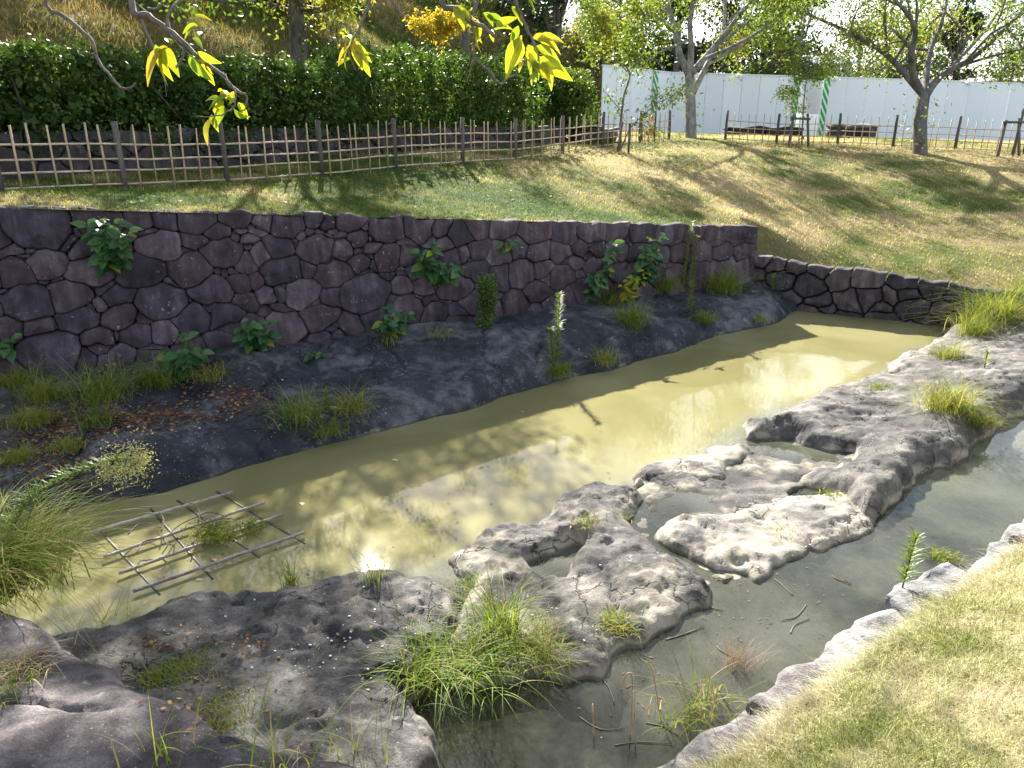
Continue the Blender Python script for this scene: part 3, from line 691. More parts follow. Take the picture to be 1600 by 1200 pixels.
masonry('end_wall', 'low rough stone wall closing the far end of the pond', EL[:2] - edir * 1.3, edir, 8.3, lambda u: -.15, lambda u: end_top(u - 1.3) , enrm, 68, M['wall2'], rmin=.10, rmax=.30, seed=5, proud=.07)

# terrace wall under the hedge, behind the bamboo fence
FL = np.array(FENCE_L)
fd = (FL[8] - FL[1])[:2]; fL_ = np.linalg.norm(fd); fd /= fL_; fn = np.array([fd[1], -fd[0]])
if fn.dot(-FL[1][:2]) < 0: fn = -fn
T0 = FL[1][:2] - fn * 1.75 - fd * 4.5; TL = fL_ + 7.0
def ter_b(u): q = T0 + fd * u; return float(upper_z(q[0], q[1])) - .12
def ter_t(u): return 3.42
masonry('terrace_wall', 'low shaded stone terrace wall behind the bamboo fence, below the hedge', T0, fd, TL, lambda u: 2.35, ter_t, fn, 100, M['wall2'], rmin=.14, rmax=.34, seed=8)

# near stone edging: a row of rough blocks along the grass
EDG = empty('stone_edging', (*edge[2], .2), 'row of rough grey kerb stones between the near grass and the channel', 'edging'); eo = np.array(EDG.location)
def rough_block(L, Wd, H, seed, res=5, sq=.72):
    V, F = [], []; idx = {}
    def vid(p):
        k = tuple(np.round(p, 4))
        if k not in idx: idx[k] = len(V); V.append(np.array(p, float))
        return idx[k]
    g = np.linspace(-1, 1, res)
    for ax in range(3):
        for sgn in (-1, 1):
            for a in range(res - 1):
                for b in range(res - 1):
                    q = []
                    for (i, j) in ((a, b), (a + 1, b), (a + 1, b + 1), (a, b + 1)):
                        p = [0, 0, 0]; p[ax] = sgn; p[(ax + 1) % 3] = g[i]; p[(ax + 2) % 3] = g[j]; q.append(vid(p))
                    F.append(q if sgn > 0 else q[::-1])
    V = np.array(V); nr = V / np.linalg.norm(V, axis=1)[:, None]
    V = V * sq + nr * (1.05 - sq) * 1.1
    V = V * np.array([L, Wd, H]) / 2
    k = .05 + .08 * min(L, Wd, H)
    for c in range(3): V[:, c] += k * fbm(V[:, 0] + seed * 3.1, V[:, 1] + c * 5, V[:, 2], 2.6, 3) + .02 * min(1, L) * fbm(V[:, 0] + seed, V[:, 1] + c * 3, V[:, 2], 11, 2)
    return V, F
k_ = 0; s0 = e_s[0] - .1
while s0 < 11.5:
    L = R.uniform(.6, 1.3); wd_ = R.uniform(.34, .5)
    sc0 = s0 + L / 2; nn = edge_n(sc0); x_, y_ = xy(sc0, nn + R.normal() * .02)
    V, F = rough_block(L * .97, wd_, .30, k_ + 2, 12, .93)
    a0 = np.array(xy(s0, edge_n(s0))); a1 = np.array(xy(s0 + L, edge_n(s0 + L))); dd = (a1 - a0) / np.linalg.norm(a1 - a0); pp = np.array([-dd[1], dd[0]])
    V[:, 2] = np.minimum(V[:, 2], .14 + .25 * (V[:, 2] - .14))
    V = np.stack([V[:, 0] * dd[0] + V[:, 1] * pp[0], V[:, 0] * dd[1] + V[:, 1] * pp[1], V[:, 2]], 1)
    V += np.array([x_, y_, -.02 + R.uniform(-.05, .05)])
    me = mesh('stone', V - eo, F, M['edge']); obj('stone', me, EDG); surf(V, [tuple(f) for f in F]); s0 += L - .05; k_ += 1

# ------------------------------------------------------------------ hill behind the hedge
hb = [T0 + fd * u - fn * 3.4 for u in np.linspace(-8, TL + 64, 130)]
hb = np.array(hb); hb = hb - fn * (9 * sstep(TL + 3, TL + 13, np.linspace(-8, TL + 64, 130)))[:, None]; hk = np.linspace(0, 34, 90); hu = np.linspace(-8, TL + 64, 130)
hd = (-fn * .92 - fd * .15); hd /= np.linalg.norm(hd)
HX = hb[:, None, 0] + hd[0] * hk; HY = hb[:, None, 1] + hd[1] * hk
rise = np.where(hk < 22, hk * .52, 22 * .52 + (hk - 22) * .12)
tap = sstep(TL + 58, TL + 34, hu)[:, None]
HZ = 3.3 - .9 * sstep(TL + 1, TL + 8, hu)[:, None] + .0 * HX + (rise[None] - .5) * (.05 + .95 * tap) * (1 + .45 * sstep(TL, TL + 18, hu))[:, None] + .22 * fbm(HX, HY, 3, .35, 4) * sstep(0, 2, hk)[None] + .05 * fbm(HX, HY, 3, 2.2, 3)
hv = np.stack([HX, HY, HZ], -1).reshape(-1, 3); hf = gridf(*HX.shape)[:, ::-1]
def hill_tone(x, y): return np.clip(.48 + .4 * fbm(x, y, 7, .25, 3) + .16 * fbm(x, y, 5, 1.6, 2), 0, 1)
obj('hill', mesh('hill', hv, hf, M['ground'], attrs={'rnd': hill_tone(hv[:, 0], hv[:, 1])}), kind='structure'); surf(hv, hf)
# terrace top between the wall and the hill
tv = []
for u in np.linspace(-8, TL + 3, 30):
    for o_, z_ in ((-.05, 3.38), (-1.0, 3.40), (-2.2, 3.38), (-3.7, 3.25)): q = T0 + fd * u + fn * o_; tv.append((q[0], q[1], z_))
obj('terrace', mesh('terrace', tv, gridf(30, 4)[:, ::-1], M['soil']), kind='structure')

# ------------------------------------------------------------------ turf blades
def scatter(V, F, n, view_bias=True, maxd=60, pw=1.6):
    V = np.asarray(V, float); T = np.concatenate([F[:, [0, 1, 2]], F[:, [0, 2, 3]]])
    a, b, c = V[T[:, 0]], V[T[:, 1]], V[T[:, 2]]
    ar = .5 * np.linalg.norm(np.cross(b - a, c - a), axis=1); ce = (a + b + c) / 3
    rel = ce - np.array([0, 0, CAM_H]); dist = np.linalg.norm(rel, axis=1)
    fwd = rel[:, 1] * CP - rel[:, 2] * SP; inview = (fwd > .3) & (np.abs(rel[:, 0]) < fwd * .74 + .4) 
    vv = (rel[:, 1] * SP + rel[:, 2] * CP) / np.maximum(fwd, .1); inview &= (np.abs(vv) < .60)
    pr = ar * inview * (dist < maxd) / dist ** pw; pr /= pr.sum()
    q = R.choice(len(T), n, p=pr); u = R.random(n); v = R.random(n); fl = u + v > 1; u[fl], v[fl] = 1 - u[fl], 1 - v[fl]
    P = a[q] + (b - a)[q] * u[:, None] + (c - a)[q] * v[:, None]
    return P, dist[q]
def turf(name, V, F, n, tone, L0, L1, W0, label, mat='lawn', pw=1.6, maxd=60, drape=.5, grow=.06, maskf=None):
    P, ds = scatter(V, F, n, maxd=maxd, pw=pw)
    if maskf is not None: k = maskf(P); P, ds = P[k], ds[k]
    n = len(P); L = R.uniform(L0, L1, n) * (1 + grow * ds * .5); Wd = W0 * (1 + grow * ds) * R.uniform(.6, 1.4, n)
    rn = np.clip(tone(P[:, 0], P[:, 1]) + R.normal(size=n) * .17, 0, 1)
    V_, F_, r_ = blades(P - [0, 0, .004], R.random(n) * 6.283, L, Wd, R.uniform(0, .9, n), R.uniform(.1, drape * 1.6, n), 2, .15, rn)
    return obj(name, mesh(name, V_, F_, M[mat], attrs={'rnd': r_}), label=label, cat='grass', kind='stuff')
turf('bank_grass', nv_, nf, 130000, bank_tone, .025, .075, .0032, 'sunlit straw-coloured short grass on the near bank', 'banklawn', pw=1.9, maxd=16, maskf=lambda P: P[:, 2] > .12 + .12 * R.random(len(P)))
turf('lawn_grass', gv, gf, 190000, lawn_tone, .03, .07, .006, 'short mown grass on the slope above the wall', pw=1.5, maxd=36, grow=.035)
turf('hill_grass', hv, hf, 150000, hill_tone, .14, .30, .010, 'rough dry grass covering the hillside, shade toned into its colour', 'hillgrass_shaded', pw=1.2, maxd=80, grow=.035, drape=.7)

# ------------------------------------------------------------------ bamboo fences
def jit(s): return R.normal() * s
def fence(name, posts, label, H=.92, seedn=1):
    root = empty(name, posts[0], label, 'fence'); o0 = np.array(root.location)
    P = np.array(posts)
    for p in P:
        tb_ = Tubes(); h = H + .06 + jit(.015); l_ = np.array([jit(.012), jit(.012), 0])
        tb_.add([p - o0 - [0, 0, .15], p - o0 + [0, 0, h * .5], p - o0 + l_ + [0, 0, h]], [.05, .048, .046], 8)
        obj('post', tb_.mesh('post', M['post']), root)
    d_all = [P[k + 1] - P[k] for k in range(len(P) - 1)]
    for k, d in enumerate(d_all):
        L = np.linalg.norm(d[:2]); dn = d / L; side = np.array([dn[1], -dn[0], 0]); side = side / np.linalg.norm(side[:2])
        if side[:2].dot(-P[k][:2]) < 0: side = -side
        for f in (.70, .475, .285, .06):
            tb_ = Tubes(); z = f * H
            a = P[k] - o0 + side * .012 + [0, 0, z + jit(.004)]; b = P[k + 1] - o0 + side * .012 + [0, 0, z + jit(.004)]
            m_ = (a + b) / 2 + [0, 0, jit(.006)]
            tb_.add([a, (a * .5 + m_ * .5) + [0, 0, jit(.006)], m_, (b * .5 + m_ * .5) + [0, 0, jit(.006)], b], [.017, .016, .0165, .015, .016], 6)
            obj('rail', tb_.mesh('rail', M['rail']), root)
        nc = max(3, int(round(L / .245)))
        for c in range(1, nc):
            q = P[k] + d * (c / nc + jit(.012)); sgn = 1 if c % 2 else -1
            q = q + side * (.012 + sgn * .032); q[2] = min(q[2], lawn_z(q[0], q[1])) - .05
            h = H * R.uniform(.97, 1.05) + .05; ln = np.array([jit(.014), jit(.014), 0]); tb_ = Tubes(); r_ = R.uniform(.011, .017)
            tb_.add([q - o0, q - o0 + ln * .5 + [0, 0, h * .5], q - o0 + ln + [0, 0, h]], [r_ * 1.1, r_, r_ * .9], 6)
            if R.random() < .96: obj('cane', tb_.mesh('cane', M['bamboo']), root)
        # black ties at the crossings: one small joined part per bay
        tb_ = Tubes()
        for c in range(1, nc):
            for f in (.70, .285):
                q = P[k] + d * (c / nc) - o0 + [0, 0, f * H]
                tb_.add([q + side * .045 - dn * .012, q - side * .035 + dn * .012], .006, 4)
        obj('rope_ties', tb_.mesh('rope_ties', M['earth']), root)['kind'] = 'stuff'
    return root
def snap(p): return np.array([p[0], p[1], lawn_z(p[0], p[1])])
fence('bamboo_fence', [snap(p) for p in FENCE_L], 'bamboo lattice fence running along the grass above the tall stone wall')
fence('bamboo_fence', [snap(p) for p in FENCE_R[1:]], 'bamboo lattice fence standing in front of the white site hoarding')

# small lattice gate where the two fences meet
g0, g1 = snap(at(1002, 225, 26.5)), snap(at(1022, 223, 26.0))
gt = empty('lattice_gate', g0, 'small diamond lattice gate leaf near the slender young tree', 'gate'); go = np.array(gt.location)
d = g1 - g0
for f in (0, 1):
    tb_ = Tubes(); tb_.add([d * f, d * f + [0, 0, 1.0]], .03, 6); obj('gate_post', tb_.mesh('gate_post', M['post']), gt)
for k in range(-5, 6):
    for sg in (-1, 1):
        a, b = (k / 5, k / 5 + .9) if sg > 0 else (k / 5 + .9, k / 5)
        # slat from height 0.05 to 0.9
        pts = [(a + (b - a) * q, .05 + .8 * q) for q in np.linspace(0, 1, 25)]; pts = [x for x in pts if 0 <= x[0] <= 1]
        if len(pts) < 3: continue
        tb_ = Tubes(); off = np.array([0, -.01 * sg, 0])
        tb_.add([d * pts[0][0] + off + [0, 0, pts[0][1]], d * pts[-1][0] + off + [0, 0, pts[-1][1]]], .010, 4)
        obj('slat', tb_.mesh('slat', M['rail']), gt)

# ------------------------------------------------------------------ site hoarding
def m_hoard(name, col, rough=.35):
    t = NT(name); p = t.pos(); a = t.noise(t.mapped(p, (.6, .6, .25)), 3, 5); 
    oi = t.n('ObjectInfo').outputs['Random']
    c = t.mix(t.math('MULTIPLY', a, .25), col, tuple(x * .75 for x in col)); c = t.mix(1.0, c, t.ramp(oi, [(0, .93), (1, 1.0)]), 'MULTIPLY')
    return t.done(t.principled(c, rough, None, .4))
M['hoard'] = m_hoard('pale_blue_steel', (.82, .87, .93)); M['hoardcap'] = m_hoard('white_steel', (.8, .82, .84)); M['hgrey'] = m_hoard('grey_steel', (.42, .44, .46))
t = NT('green_white_tape'); p = t.pos(); z = t.n('SeparateXYZ', Vector=p)
st = t.math('FRACT', t.math('ADD', t.math('MULTIPLY', z.outputs[2], 2.2), t.math('MULTIPLY', z.outputs[0], 4.5)))
M['tape'] = t.done(t.principled(t.mix(t.math('GREATER_THAN', st, .38), (.75, .8, .78), (.02, .33, .10)), .5))
def box_verts(o, ax, ay, az): 
    return [o + ax * i + ay * j + az * k for k in (0, 1) for j in (0, 1) for i in (0, 1)]
BF = [(0, 2, 3, 1), (4, 5, 7, 6), (0, 1, 5, 4), (2, 6, 7, 3), (0, 4, 6, 2), (1, 3, 7, 5)]
hoard = empty('site_hoarding', HO[1], 'tall pale blue steel construction hoarding behind the trees', 'hoarding'); ho = np.array(hoard.location)
HH = 3.02; UPZ = np.array([0, 0, 1.0])
for k in range(len(HO) - 1):
    a, b = HO[k].copy(), HO[k + 1].copy(); d = b - a; L = np.linalg.norm(d[:2]); dn = d / L; sd_ = np.array([-dn[1], dn[0], 0])
    if k == 2:
        # recessed grey gate with a lower leaf, between two striped posts
        aa = a + sd_ * .45
        obj('gate_leaf', mesh('gate_leaf', np.array(box_verts(aa - ho, d, sd_ * .05, UPZ * 2.9)), BF, M['hgrey'], False), hoard)
        obj('gate_kickboard', mesh('gate_kickboard', np.array(box_verts(aa - ho - sd_ * .06 + d * .12, d * .76, sd_ * .05, UPZ * 1.25)), BF, M['hoardcap'], False), hoard)
        for e in (a, b):
            obj('striped_post', mesh('striped_post', np.array(box_verts(e - ho - sd_ * .08 - dn * .14, dn * .28, sd_ * .07, UPZ * HH)), BF, M['tape'], False), hoard)
        continue
    npan = max(1, int(round(L / .95)))
    for c in range(npan):
        a0 = a + d * (c / npan); dd = d / npan; bow = .0
        dp = R.uniform(.0, .018); g_ = .012
        # folded sheet: ridge, flat, ridge
        us_ = np.array([0, .04, .06, .48, .5, .52, .94, .96, 1.0]) ; off = np.array([0, 0, .012, .012, .008, .012, .012, 0, 0])
        V = []
        for uu, oo in zip(us_, off):
            q = a0 + dd * (uu * (1 - g_ / .95) + g_ / 1.9) - sd_ * (oo + dp) - ho
            V += [q, q + UPZ * (HH + (0.0))]
        n_v = len(V); V += [v + sd_ * .03 for v in V]
        F = [(2 * i, 2 * i + 2, 2 * i + 3, 2 * i + 1) for i in range(8)] + [(n_v + 2 * i, n_v + 2 * i + 1, n_v + 2 * i + 3, n_v + 2 * i + 2) for i in range(8)]
        F += [(2 * i + 1, 2 * i + 3, n_v + 2 * i + 3, n_v + 2 * i + 1) for i in range(8)]
        obj('panel', mesh('panel', np.array(V), F, M['hoard'], False), hoard)
    V = np.array(box_verts(a - ho - sd_ * .05 + UPZ * (HH + .003), d, sd_ * .12, UPZ * .05)); obj('top_cap', mesh('top_cap', V, BF, M['hoardcap'], False), hoard)
    V = np.array(box_verts(a - ho + sd_ * .06 - UPZ * .25, d, sd_ * .06, UPZ * .3)); obj('base_rail', mesh('base_rail', V, BF, M['hgrey'], False), hoard)
q = HO[0] * .28 + HO[1] * .72; d = (HO[1] - HO[0]); d /= np.linalg.norm(d); sd_ = np.array([-d[1], d[0], 0])
obj('striped_post', mesh('striped_post', np.array(box_verts(q - ho - sd_ * .12 , d * .3, sd_ * .06, UPZ * HH)), BF, M['tape'], False), hoard)
M['lamp'] = m_hoard('lamp_white', (.85, .86, .86), .3)
for k, (u, lab) in enumerate(((1291, 'small white round lamp on the hoarding top beside the striped gate'), (1497, 'small white round lamp on the hoarding top towards the picture edge'), (1146, 'small white round lamp on the hoarding top near the forked tree'))):
    kseg = (3, 3, 1)[k]; a, b = HO[kseg], HO[kseg + 1]
    fr_ = (u - {3: 1281, 1: 1043}[kseg]) / ({3: 1660, 1: 1236}[kseg] - {3: 1281, 1: 1043}[kseg]); q = a + (b - a) * fr_ + [0, 0, HH - .06]
    lo = empty('site_lamp', q, lab, 'lamp', 'lamps along the hoarding top')
    tb_ = Tubes(); tb_.add([[0, .0, 0], [0, -.2, 0]], .02, 6); obj('bracket', tb_.mesh('bracket', M['hgrey']), lo)
    tb_ = Tubes(); ths = np.linspace(0, math.pi, 7); tb_.add([[0, -.25, -.12 * math.cos(x)] for x in ths], [max(.008, .12 * math.sin(x)) for x in ths], 10); obj('globe', tb_.mesh('globe', M['lamp']), lo)

# low buildings and walls beyond
def house(name, u0, u1, v_top, t_, depth, wallh, label, roofc, wallc, ridge=.7):
    a, b = at(u0, v_top, t_), at(u1, v_top, t_); zt = (a[2] + b[2]) / 2
    root = empty(name, (a[0], a[1], 2.6), label, 'building'); o0 = np.array(root.location)
    x0, x1 = 0, b[0] - a[0]; h = zt - 2.6 - ridge
    wm, rm = m_plain(name + '_wall', tuple(x * .85 for x in wallc), wallc, 2, .8, .1), m_plain(name + '_roof', tuple(x * .8 for x in roofc), roofc, 4, .6, .2)
    V = np.array([(x, y, z) for z in (-.3, h) for y in (0, depth) for x in (x0, x1)]); obj('wall', mesh('wall', V, BF, wm, False), root)
    V = np.array([(x0 - .4, -.5, h), (x1 + .4, -.5, h), (x1 + .4, depth + .5, h), (x0 - .4, depth + .5, h), (x0 + .3, depth / 2, h + ridge), (x1 - .3, depth / 2, h + ridge)]) + [0, 0, .01]
    rf = obj('roof', mesh('roof', V, [(0, 1, 5, 4), (2, 3, 4, 5), (0, 4, 3), (1, 2, 5), (3, 2, 1, 0)], rm, False), root)
    tb_ = Tubes(); tb_.add([(x0 - .3, -.55, h - .02), (x1 + .3, -.55, h - .02)], .06, 6); obj('gutter', tb_.mesh('gutter', M['hoardcap']), rf)
    for k in range(int((x1 - x0) / 2.2)):
        V = np.array([(1 + k * 2.2 + x, -.02 + y, h * .45 + z) for z in (0, h * .3) for y in (-.03, .03) for x in (0, 1.3)]); obj('window', mesh('window', V, BF, M['hgrey'], False), root)
    return root
house('low_building', 1228, 1335, 80, 60, 8, 4, 'low grey-roofed building just showing over the hoarding', (.42, .45, .48), (.5, .5, .5), .9)
house('storage_shed', 1545, 1680, 119, 58, 6, 3, 'pale tan shed roof showing over the hoarding beside the round bush', (.55, .47, .4), (.5, .45, .4), .35)
# pale railing far at the picture edge
q = at(1575, 100, 62); rl = empty('balcony_railing', q, 'pale metal railing high beyond the round bush at the picture edge', 'railing')
for z_ in (0, 2.0):
    tb_ = Tubes(); tb_.add([(0, 0, z_), (4.5, 0, z_)], .07, 6); obj('handrail', tb_.mesh('handrail', M['hoardcap']), rl)
for k in range(16):
    tb_ = Tubes(); tb_.add([(k * .3, .003, -3 if k % 5 == 0 else 0), (k * .3, .003, 2.0)], .045, 5); obj('baluster', tb_.mesh('baluster', M['hoardcap']), rl)

# stone benches beyond the fences
def bench(label, u0, u1, vb, t_, h, mat, topmat, dep=.5, rough=True):
    a, b = at(u0, vb, t_), at(u1, vb, t_); z = lawn_z((a[0] + b[0]) / 2, (a[1] + b[1]) / 2); L = b[0] - a[0]
    root = empty('stone_bench', ((a[0] + b[0]) / 2, (a[1] + b[1]) / 2, z), label, 'bench')
    k = max(2, int(L / .5))
    for q in range(k):
        V, F = rough_block(L / k * .96, dep, h * 1.1, q + int(u0), 5); V += [(-L / 2 + (q + .5) * L / k), 0, h * .42]; obj('block', mesh('block', V, F, mat), root)
    V, F = rough_block(L * 1.02, dep * 1.15, .12, int(u1), 6); V += [0, 0, h * .95 + .03]; obj('top_slab', mesh('top_slab', V, F, topmat), root)
bench('dark block stone bench with pale top behind the fence, beside the forked tree', 1290, 1363, 222, 30.5, .42, M['wall2'], M['edge'])
bench('long low dark stone bench behind the fence near the support stakes', 1135, 1250, 214, 33, .28, M['wall2'], M['wall2'])
bench('pale grey stone slab bench behind the bamboo fence near the bushes', 893, 962, 221, 25.5, .34, M['edge'], M['edge'])
q = snap(at(1017, 216, 30)); rc = empty('traffic_cone', q, 'small red traffic cone behind the lattice gate', 'cone')
M['red'] = m_plain('red_plastic', (.5, .03, .03), (.65, .05, .05), 3, .4, .05); M['white'] = m_hoard('white_band', (.8, .8, .8))
tb_ = Tubes(); tb_.add([(0, 0, .03), (0, 0, .75)], [.17, .03], 12); obj('cone_body', tb_.mesh('cone_body', M['red']), rc)
obj('base', mesh('base', np.array([(x, y, z_) for z_ in (0, .035) for y in (-.2, .2) for x in (-.2, .2)]), BF, M['red'], False), rc)
tb_ = Tubes(); tb_.add([(0, 0, .38), (0, 0, .5)], [.107, .082], 12); obj('white_band', tb_.mesh('white_band', M['white']), rc)

# ------------------------------------------------------------------ leafy masses
def lobes_leaves(lobes, n, size, face_out=.8):
    lobes = np.array(lobes); vol = (lobes[:, 3] * lobes[:, 4] * lobes[:, 5]) ** .67; k = R.choice(len(lobes), n, p=vol / vol.sum())
    d = R.normal(size=(n, 3)); d /= np.linalg.norm(d, axis=1)[:, None]; rr = (R.random(n) ** .38)[:, None]
    c = lobes[k, :3]; P = c + d * lobes[k, 3:6] * rr
    P += .25 * lobes[k, 3:6].mean(1)[:, None] * np.stack([fbm(P[:, 0], P[:, 1], P[:, 2] + 7 * q, 1.3, 2) for q in range(3)], 1)
    return P, d * face_out
def shrub(name, label, cat, lobes, n, size, mat, base, stems=5, up=.3, group=None, stem_r=.03, core=0):
    root = empty(name, base, label, cat, group); o0 = np.array(root.location)
    P, f = lobes_leaves(lobes, n, size)
    tone = np.clip(.45 + .35 * fbm(P[:, 0], P[:, 1], P[:, 2], 1.0, 3) + R.normal(size=n) * .22, 0, 1)
    V, F, r = leaf_cards(P - o0, R.uniform(.6, 1.3, n) * size, up, .55, tone, f)
    if core:
        m = core; ci = R.integers(0, len(lobes), m); lb_ = np.array(lobes)[ci]; Pc = lb_[:, :3] + R.normal(size=(m, 3)) * lb_[:, 3:6] * .24
        V2, F2, r2 = leaf_cards(Pc - o0, R.uniform(.12, .2, m), .0, .8, R.random(m) * .5); F = np.concatenate([F, F2 + len(V)]); V = np.concatenate([V, V2]); r = np.concatenate([r, r2])
    obj('crown', mesh('crown', V, F, M[mat], False, {'rnd': r}), root)
    tb_ = Tubes()
    for k in range(stems):
        lb = lobes[k % len(lobes)]; e = np.array(lb[:3]) - o0; m_ = e * .5 + R.normal(size=3) * .12; st_ = np.array([e[0] * .6 * (len(lobes) > 3) , e[1] * .6 * (len(lobes) > 3), -.1])
        tb_.add([st_, m_ if len(lobes) <= 3 else (st_ + e) / 2, e], [stem_r, stem_r * .7, stem_r * .3], 6)
    obj('trunk', tb_.mesh('trunk', M['bark']), root)
    return root
def hedge_lobes(u0, u1, o0, o1, z0, z1, step=.55):
    L = []
    for u in np.arange(u0, u1, step):
        for o_ in np.arange(o0, o1, .5):
            for z_ in np.arange(z0, z1, .42):
                q = T0 + fd * (u + jit(.1)) - fn * (o_ + jit(.06)); L.append((q[0], q[1], z_ + jit(.06), .42, .42, .34))
    return L
# hedge spans along the terrace, measured along the terrace wall
def ter_u(px, t_=17): 
    r = ray(px, 150); nn = fn; tt = (T0 - fn * .6).dot(nn) / r[:2].dot(nn); return (r[:2] * tt - T0).dot(fd)
ua, ub, uc, ud = ter_u(-80), ter_u(215), ter_u(548), ter_u(830)
for (x0, x1, lab, mat, n, zt, sz) in ((ua, ub, 'dense glossy hedge section behind the first fence bays, sunlit leaf tips', 'hedge', 17000, 4.85, .085), (ub + .15, uc, 'dark clipped hedge section below the thick-trunked hillside tree', 'hedge', 26000, 4.95, .08), (uc + .15, ud, 'lighter green clipped hedge section between dark hedge and bushes', 'hedgelight', 28000, 5.25, .08)):
    q = T0 + fd * (x0 + x1) / 2 - fn * 1.2
    shrub('hedge', lab, 'hedge', hedge_lobes(x0, x1, .12, 2.3, 3.30, zt - .25), n, sz, mat, (q[0], q[1], 3.38), stems=24, group='hedge sections on the terrace', core=6500)
def bush(name, lab, u, v0, v1, t_, wpx, n, size, mat, cat='bush', k=7, group=None, seed=0):
    c0 = at(u, v1, t_); c1 = at(u, v0, t_); base = np.array([c0[0], c0[1], min(c0[2], lawn_z(c0[0], c0[1]) if abs(c0[2]) < 9 else c0[2])])
    H = c1[2] - base[2]; Wd = wpx / 1200 * t_; L = []
    for q in range(k):
        L.append((base[0] + R.uniform(-.5, .5) * Wd * .72, base[1] + R.uniform(-.3, .3) * Wd, base[2] + H * R.uniform(.35, .85), Wd * .24, Wd * .24, H * .22))
    L += [(base[0], base[1], base[2] + H * .35, Wd * .4, Wd * .35, H * .3)]
    return shrub(name, lab, cat, L, n, size, mat, base, stems=6, group=group, core=500)
bush('leafy_bush', 'broad-leaved bright bush rising behind fence next to the hoarding end', 888, 112, 205, 25.5, 130, 9000, .12, 'hedgelight')
bush('leafy_bush', 'paler bushy shrub between light hedge and the hoarding end', 830, 95, 205, 27, 110, 8000, .11, 'mid')

# ------------------------------------------------------------------ trees
def path_smooth(pts, k=4):
    pts = np.array(pts, float); n = len(pts)
    if n < 3: return np.array([pts[0] + (pts[-1] - pts[0]) * q for q in np.linspace(0, 1, k + 1)])
    out = []
    for q in range(n - 1):
        p0, p1, p2, p3 = pts[max(q - 1, 0)], pts[q], pts[q + 1], pts[min(q + 2, n - 1)]
        for t_ in np.arange(k) / k:
            out.append(.5 * (2 * p1 + (p2 - p0) * t_ + (2 * p0 - 5 * p1 + 4 * p2 - p3) * t_ ** 2 + (3 * p1 - p0 - 3 * p2 + p3) * t_ ** 3))
    out.append(pts[-1]); return np.array(out)
def grow(tb_, lp, path, r0, r1, level, nch, spread=.75, upb=.25, lenf=.5, start=.3):
    L = np.linalg.norm(np.diff(path, axis=0), axis=1).sum(); k = len(path)
    tb_.add(path, np.linspace(r0, r1, k), 8 if r0 > .08 else (6 if r0 > .03 else 4), cap=False)
    if level == 0:
        for q in np.linspace(.15, 1, 7): lp.append(path[min(k - 1, int(q * (k - 1)))] + R.normal(size=3) * .05)
        return
    for c in range(nch):
        f = start + (1 - start) * (c + R.random()) / nch; q = f * (k - 1); i = min(int(q), k - 2); p = path[i] + (path[i + 1] - path[i]) * (q - i)
        T = path[i + 1] - path[i]; T /= np.linalg.norm(T) + 1e-9
        d = T + R.normal(size=3) * spread + [0, 0, upb]; d /= np.linalg.norm(d)
        l_ = L * lenf * R.uniform(.6, 1.2) * (1.1 - .4 * f); rr = (r0 + (r1 - r0) * f) * .62
        pts = [p]; dd = d.copy()
        for _ in range(4):
            dd = dd + R.normal(size=3) * .16 + [0, 0, upb * .12]; dd /= np.linalg.norm(dd); pts.append(pts[-1] + dd * l_ / 4)
        grow(tb_, lp, np.array(pts), max(rr, .006), max(rr * .35, .004), level - 1, max(2, int(nch * .8)), spread, upb, lenf, .2)
def tree(name, label, base, limbs, mat, bark, leaves, size, level=2, nch=5, cat='tree', group=None, spread=.75, upb=.25, lenf=.5, leaf_jit=.22, per=None):
    root = empty(name, base, label, cat, group); o0 = np.array(root.location); tb_ = Tubes(); lp = []
    for pts, r0, r1, lv in limbs:
        grow(tb_, lp, path_smooth(np.array(pts) - o0, 4), r0, r1, lv if lv is not None else level, nch, spread, upb, lenf, .3)
    obj('trunk', tb_.mesh('trunk', M[bark]), root)
    lp = np.array(lp)
    if leaves and len(lp):
        n = leaves; P = lp[R.integers(0, len(lp), n)] + R.normal(size=(n, 3)) * leaf_jit
        tone = np.clip(.45 + .4 * fbm(P[:, 0], P[:, 1], P[:, 2] + 20 * R.random(), .55, 2) + R.normal(size=n) * .2, 0, 1)
        V, F, r = leaf_cards(P, R.uniform(.6, 1.25, n) * size, .2, .45, tone)
        obj('crown', mesh('crown', V, F, M[mat], False, {'rnd': r}), root)
    return root
def pl(pts, t_): return [at(u, v, t_ + dt) for u, v, dt in pts]
b3 = snap(at(1080, 215, 28.6)); T3 = 28.6
tree('cherry_tree', 'pale-barked cherry tree with a forked trunk standing before the hoarding corner', b3, [
    ([b3 - [0, 0, .1], *pl([(1079, 165, 0), (1077, 112, 0)], T3)], .22, .17, 0),
    (pl([(1077, 116, 0), (1062, 85, .3), (1053, 40, .6), (1040, 0, .6), (1015, -60, 1), (1000, -140, 1.5)], T3), .15, .03, 2),
    (pl([(1077, 116, 0), (1080, 75, -.4), (1078, 30, -.8), (1085, -20, -1), (1080, -110, -1.6)], T3), .14, .03, 2),
    (pl([(1079, 116, 0), (1100, 92, .2), (1122, 66, .4), (1150, 30, .2), (1178, -10, 0), (1200, -80, -.5)], T3), .14, .03, 2),
    (pl([(1082, 145, 0), (1095, 120, .3), (1110, 90, .8), (1130, 45, 1.4), (1135, -20, 2), (1150, -120, 2.4)], T3), .14, .03, 2),
    (pl([(1100, 92, .2), (1140, 75, -.6), (1185, 50, -1.4), (1225, 15, -2), (1260, -30, -2.5)], T3), .08, .018, 2),
    (pl([(1053, 48, .6), (1030, 28, -.5), (995, 18, -1.6), (960, 0, -2.4), (920, -30, -3)], T3), .07, .018, 2)],
    'cherry', 'barkgrey', 13500, .15, 2, 6, 'tree', leaf_jit=.34)
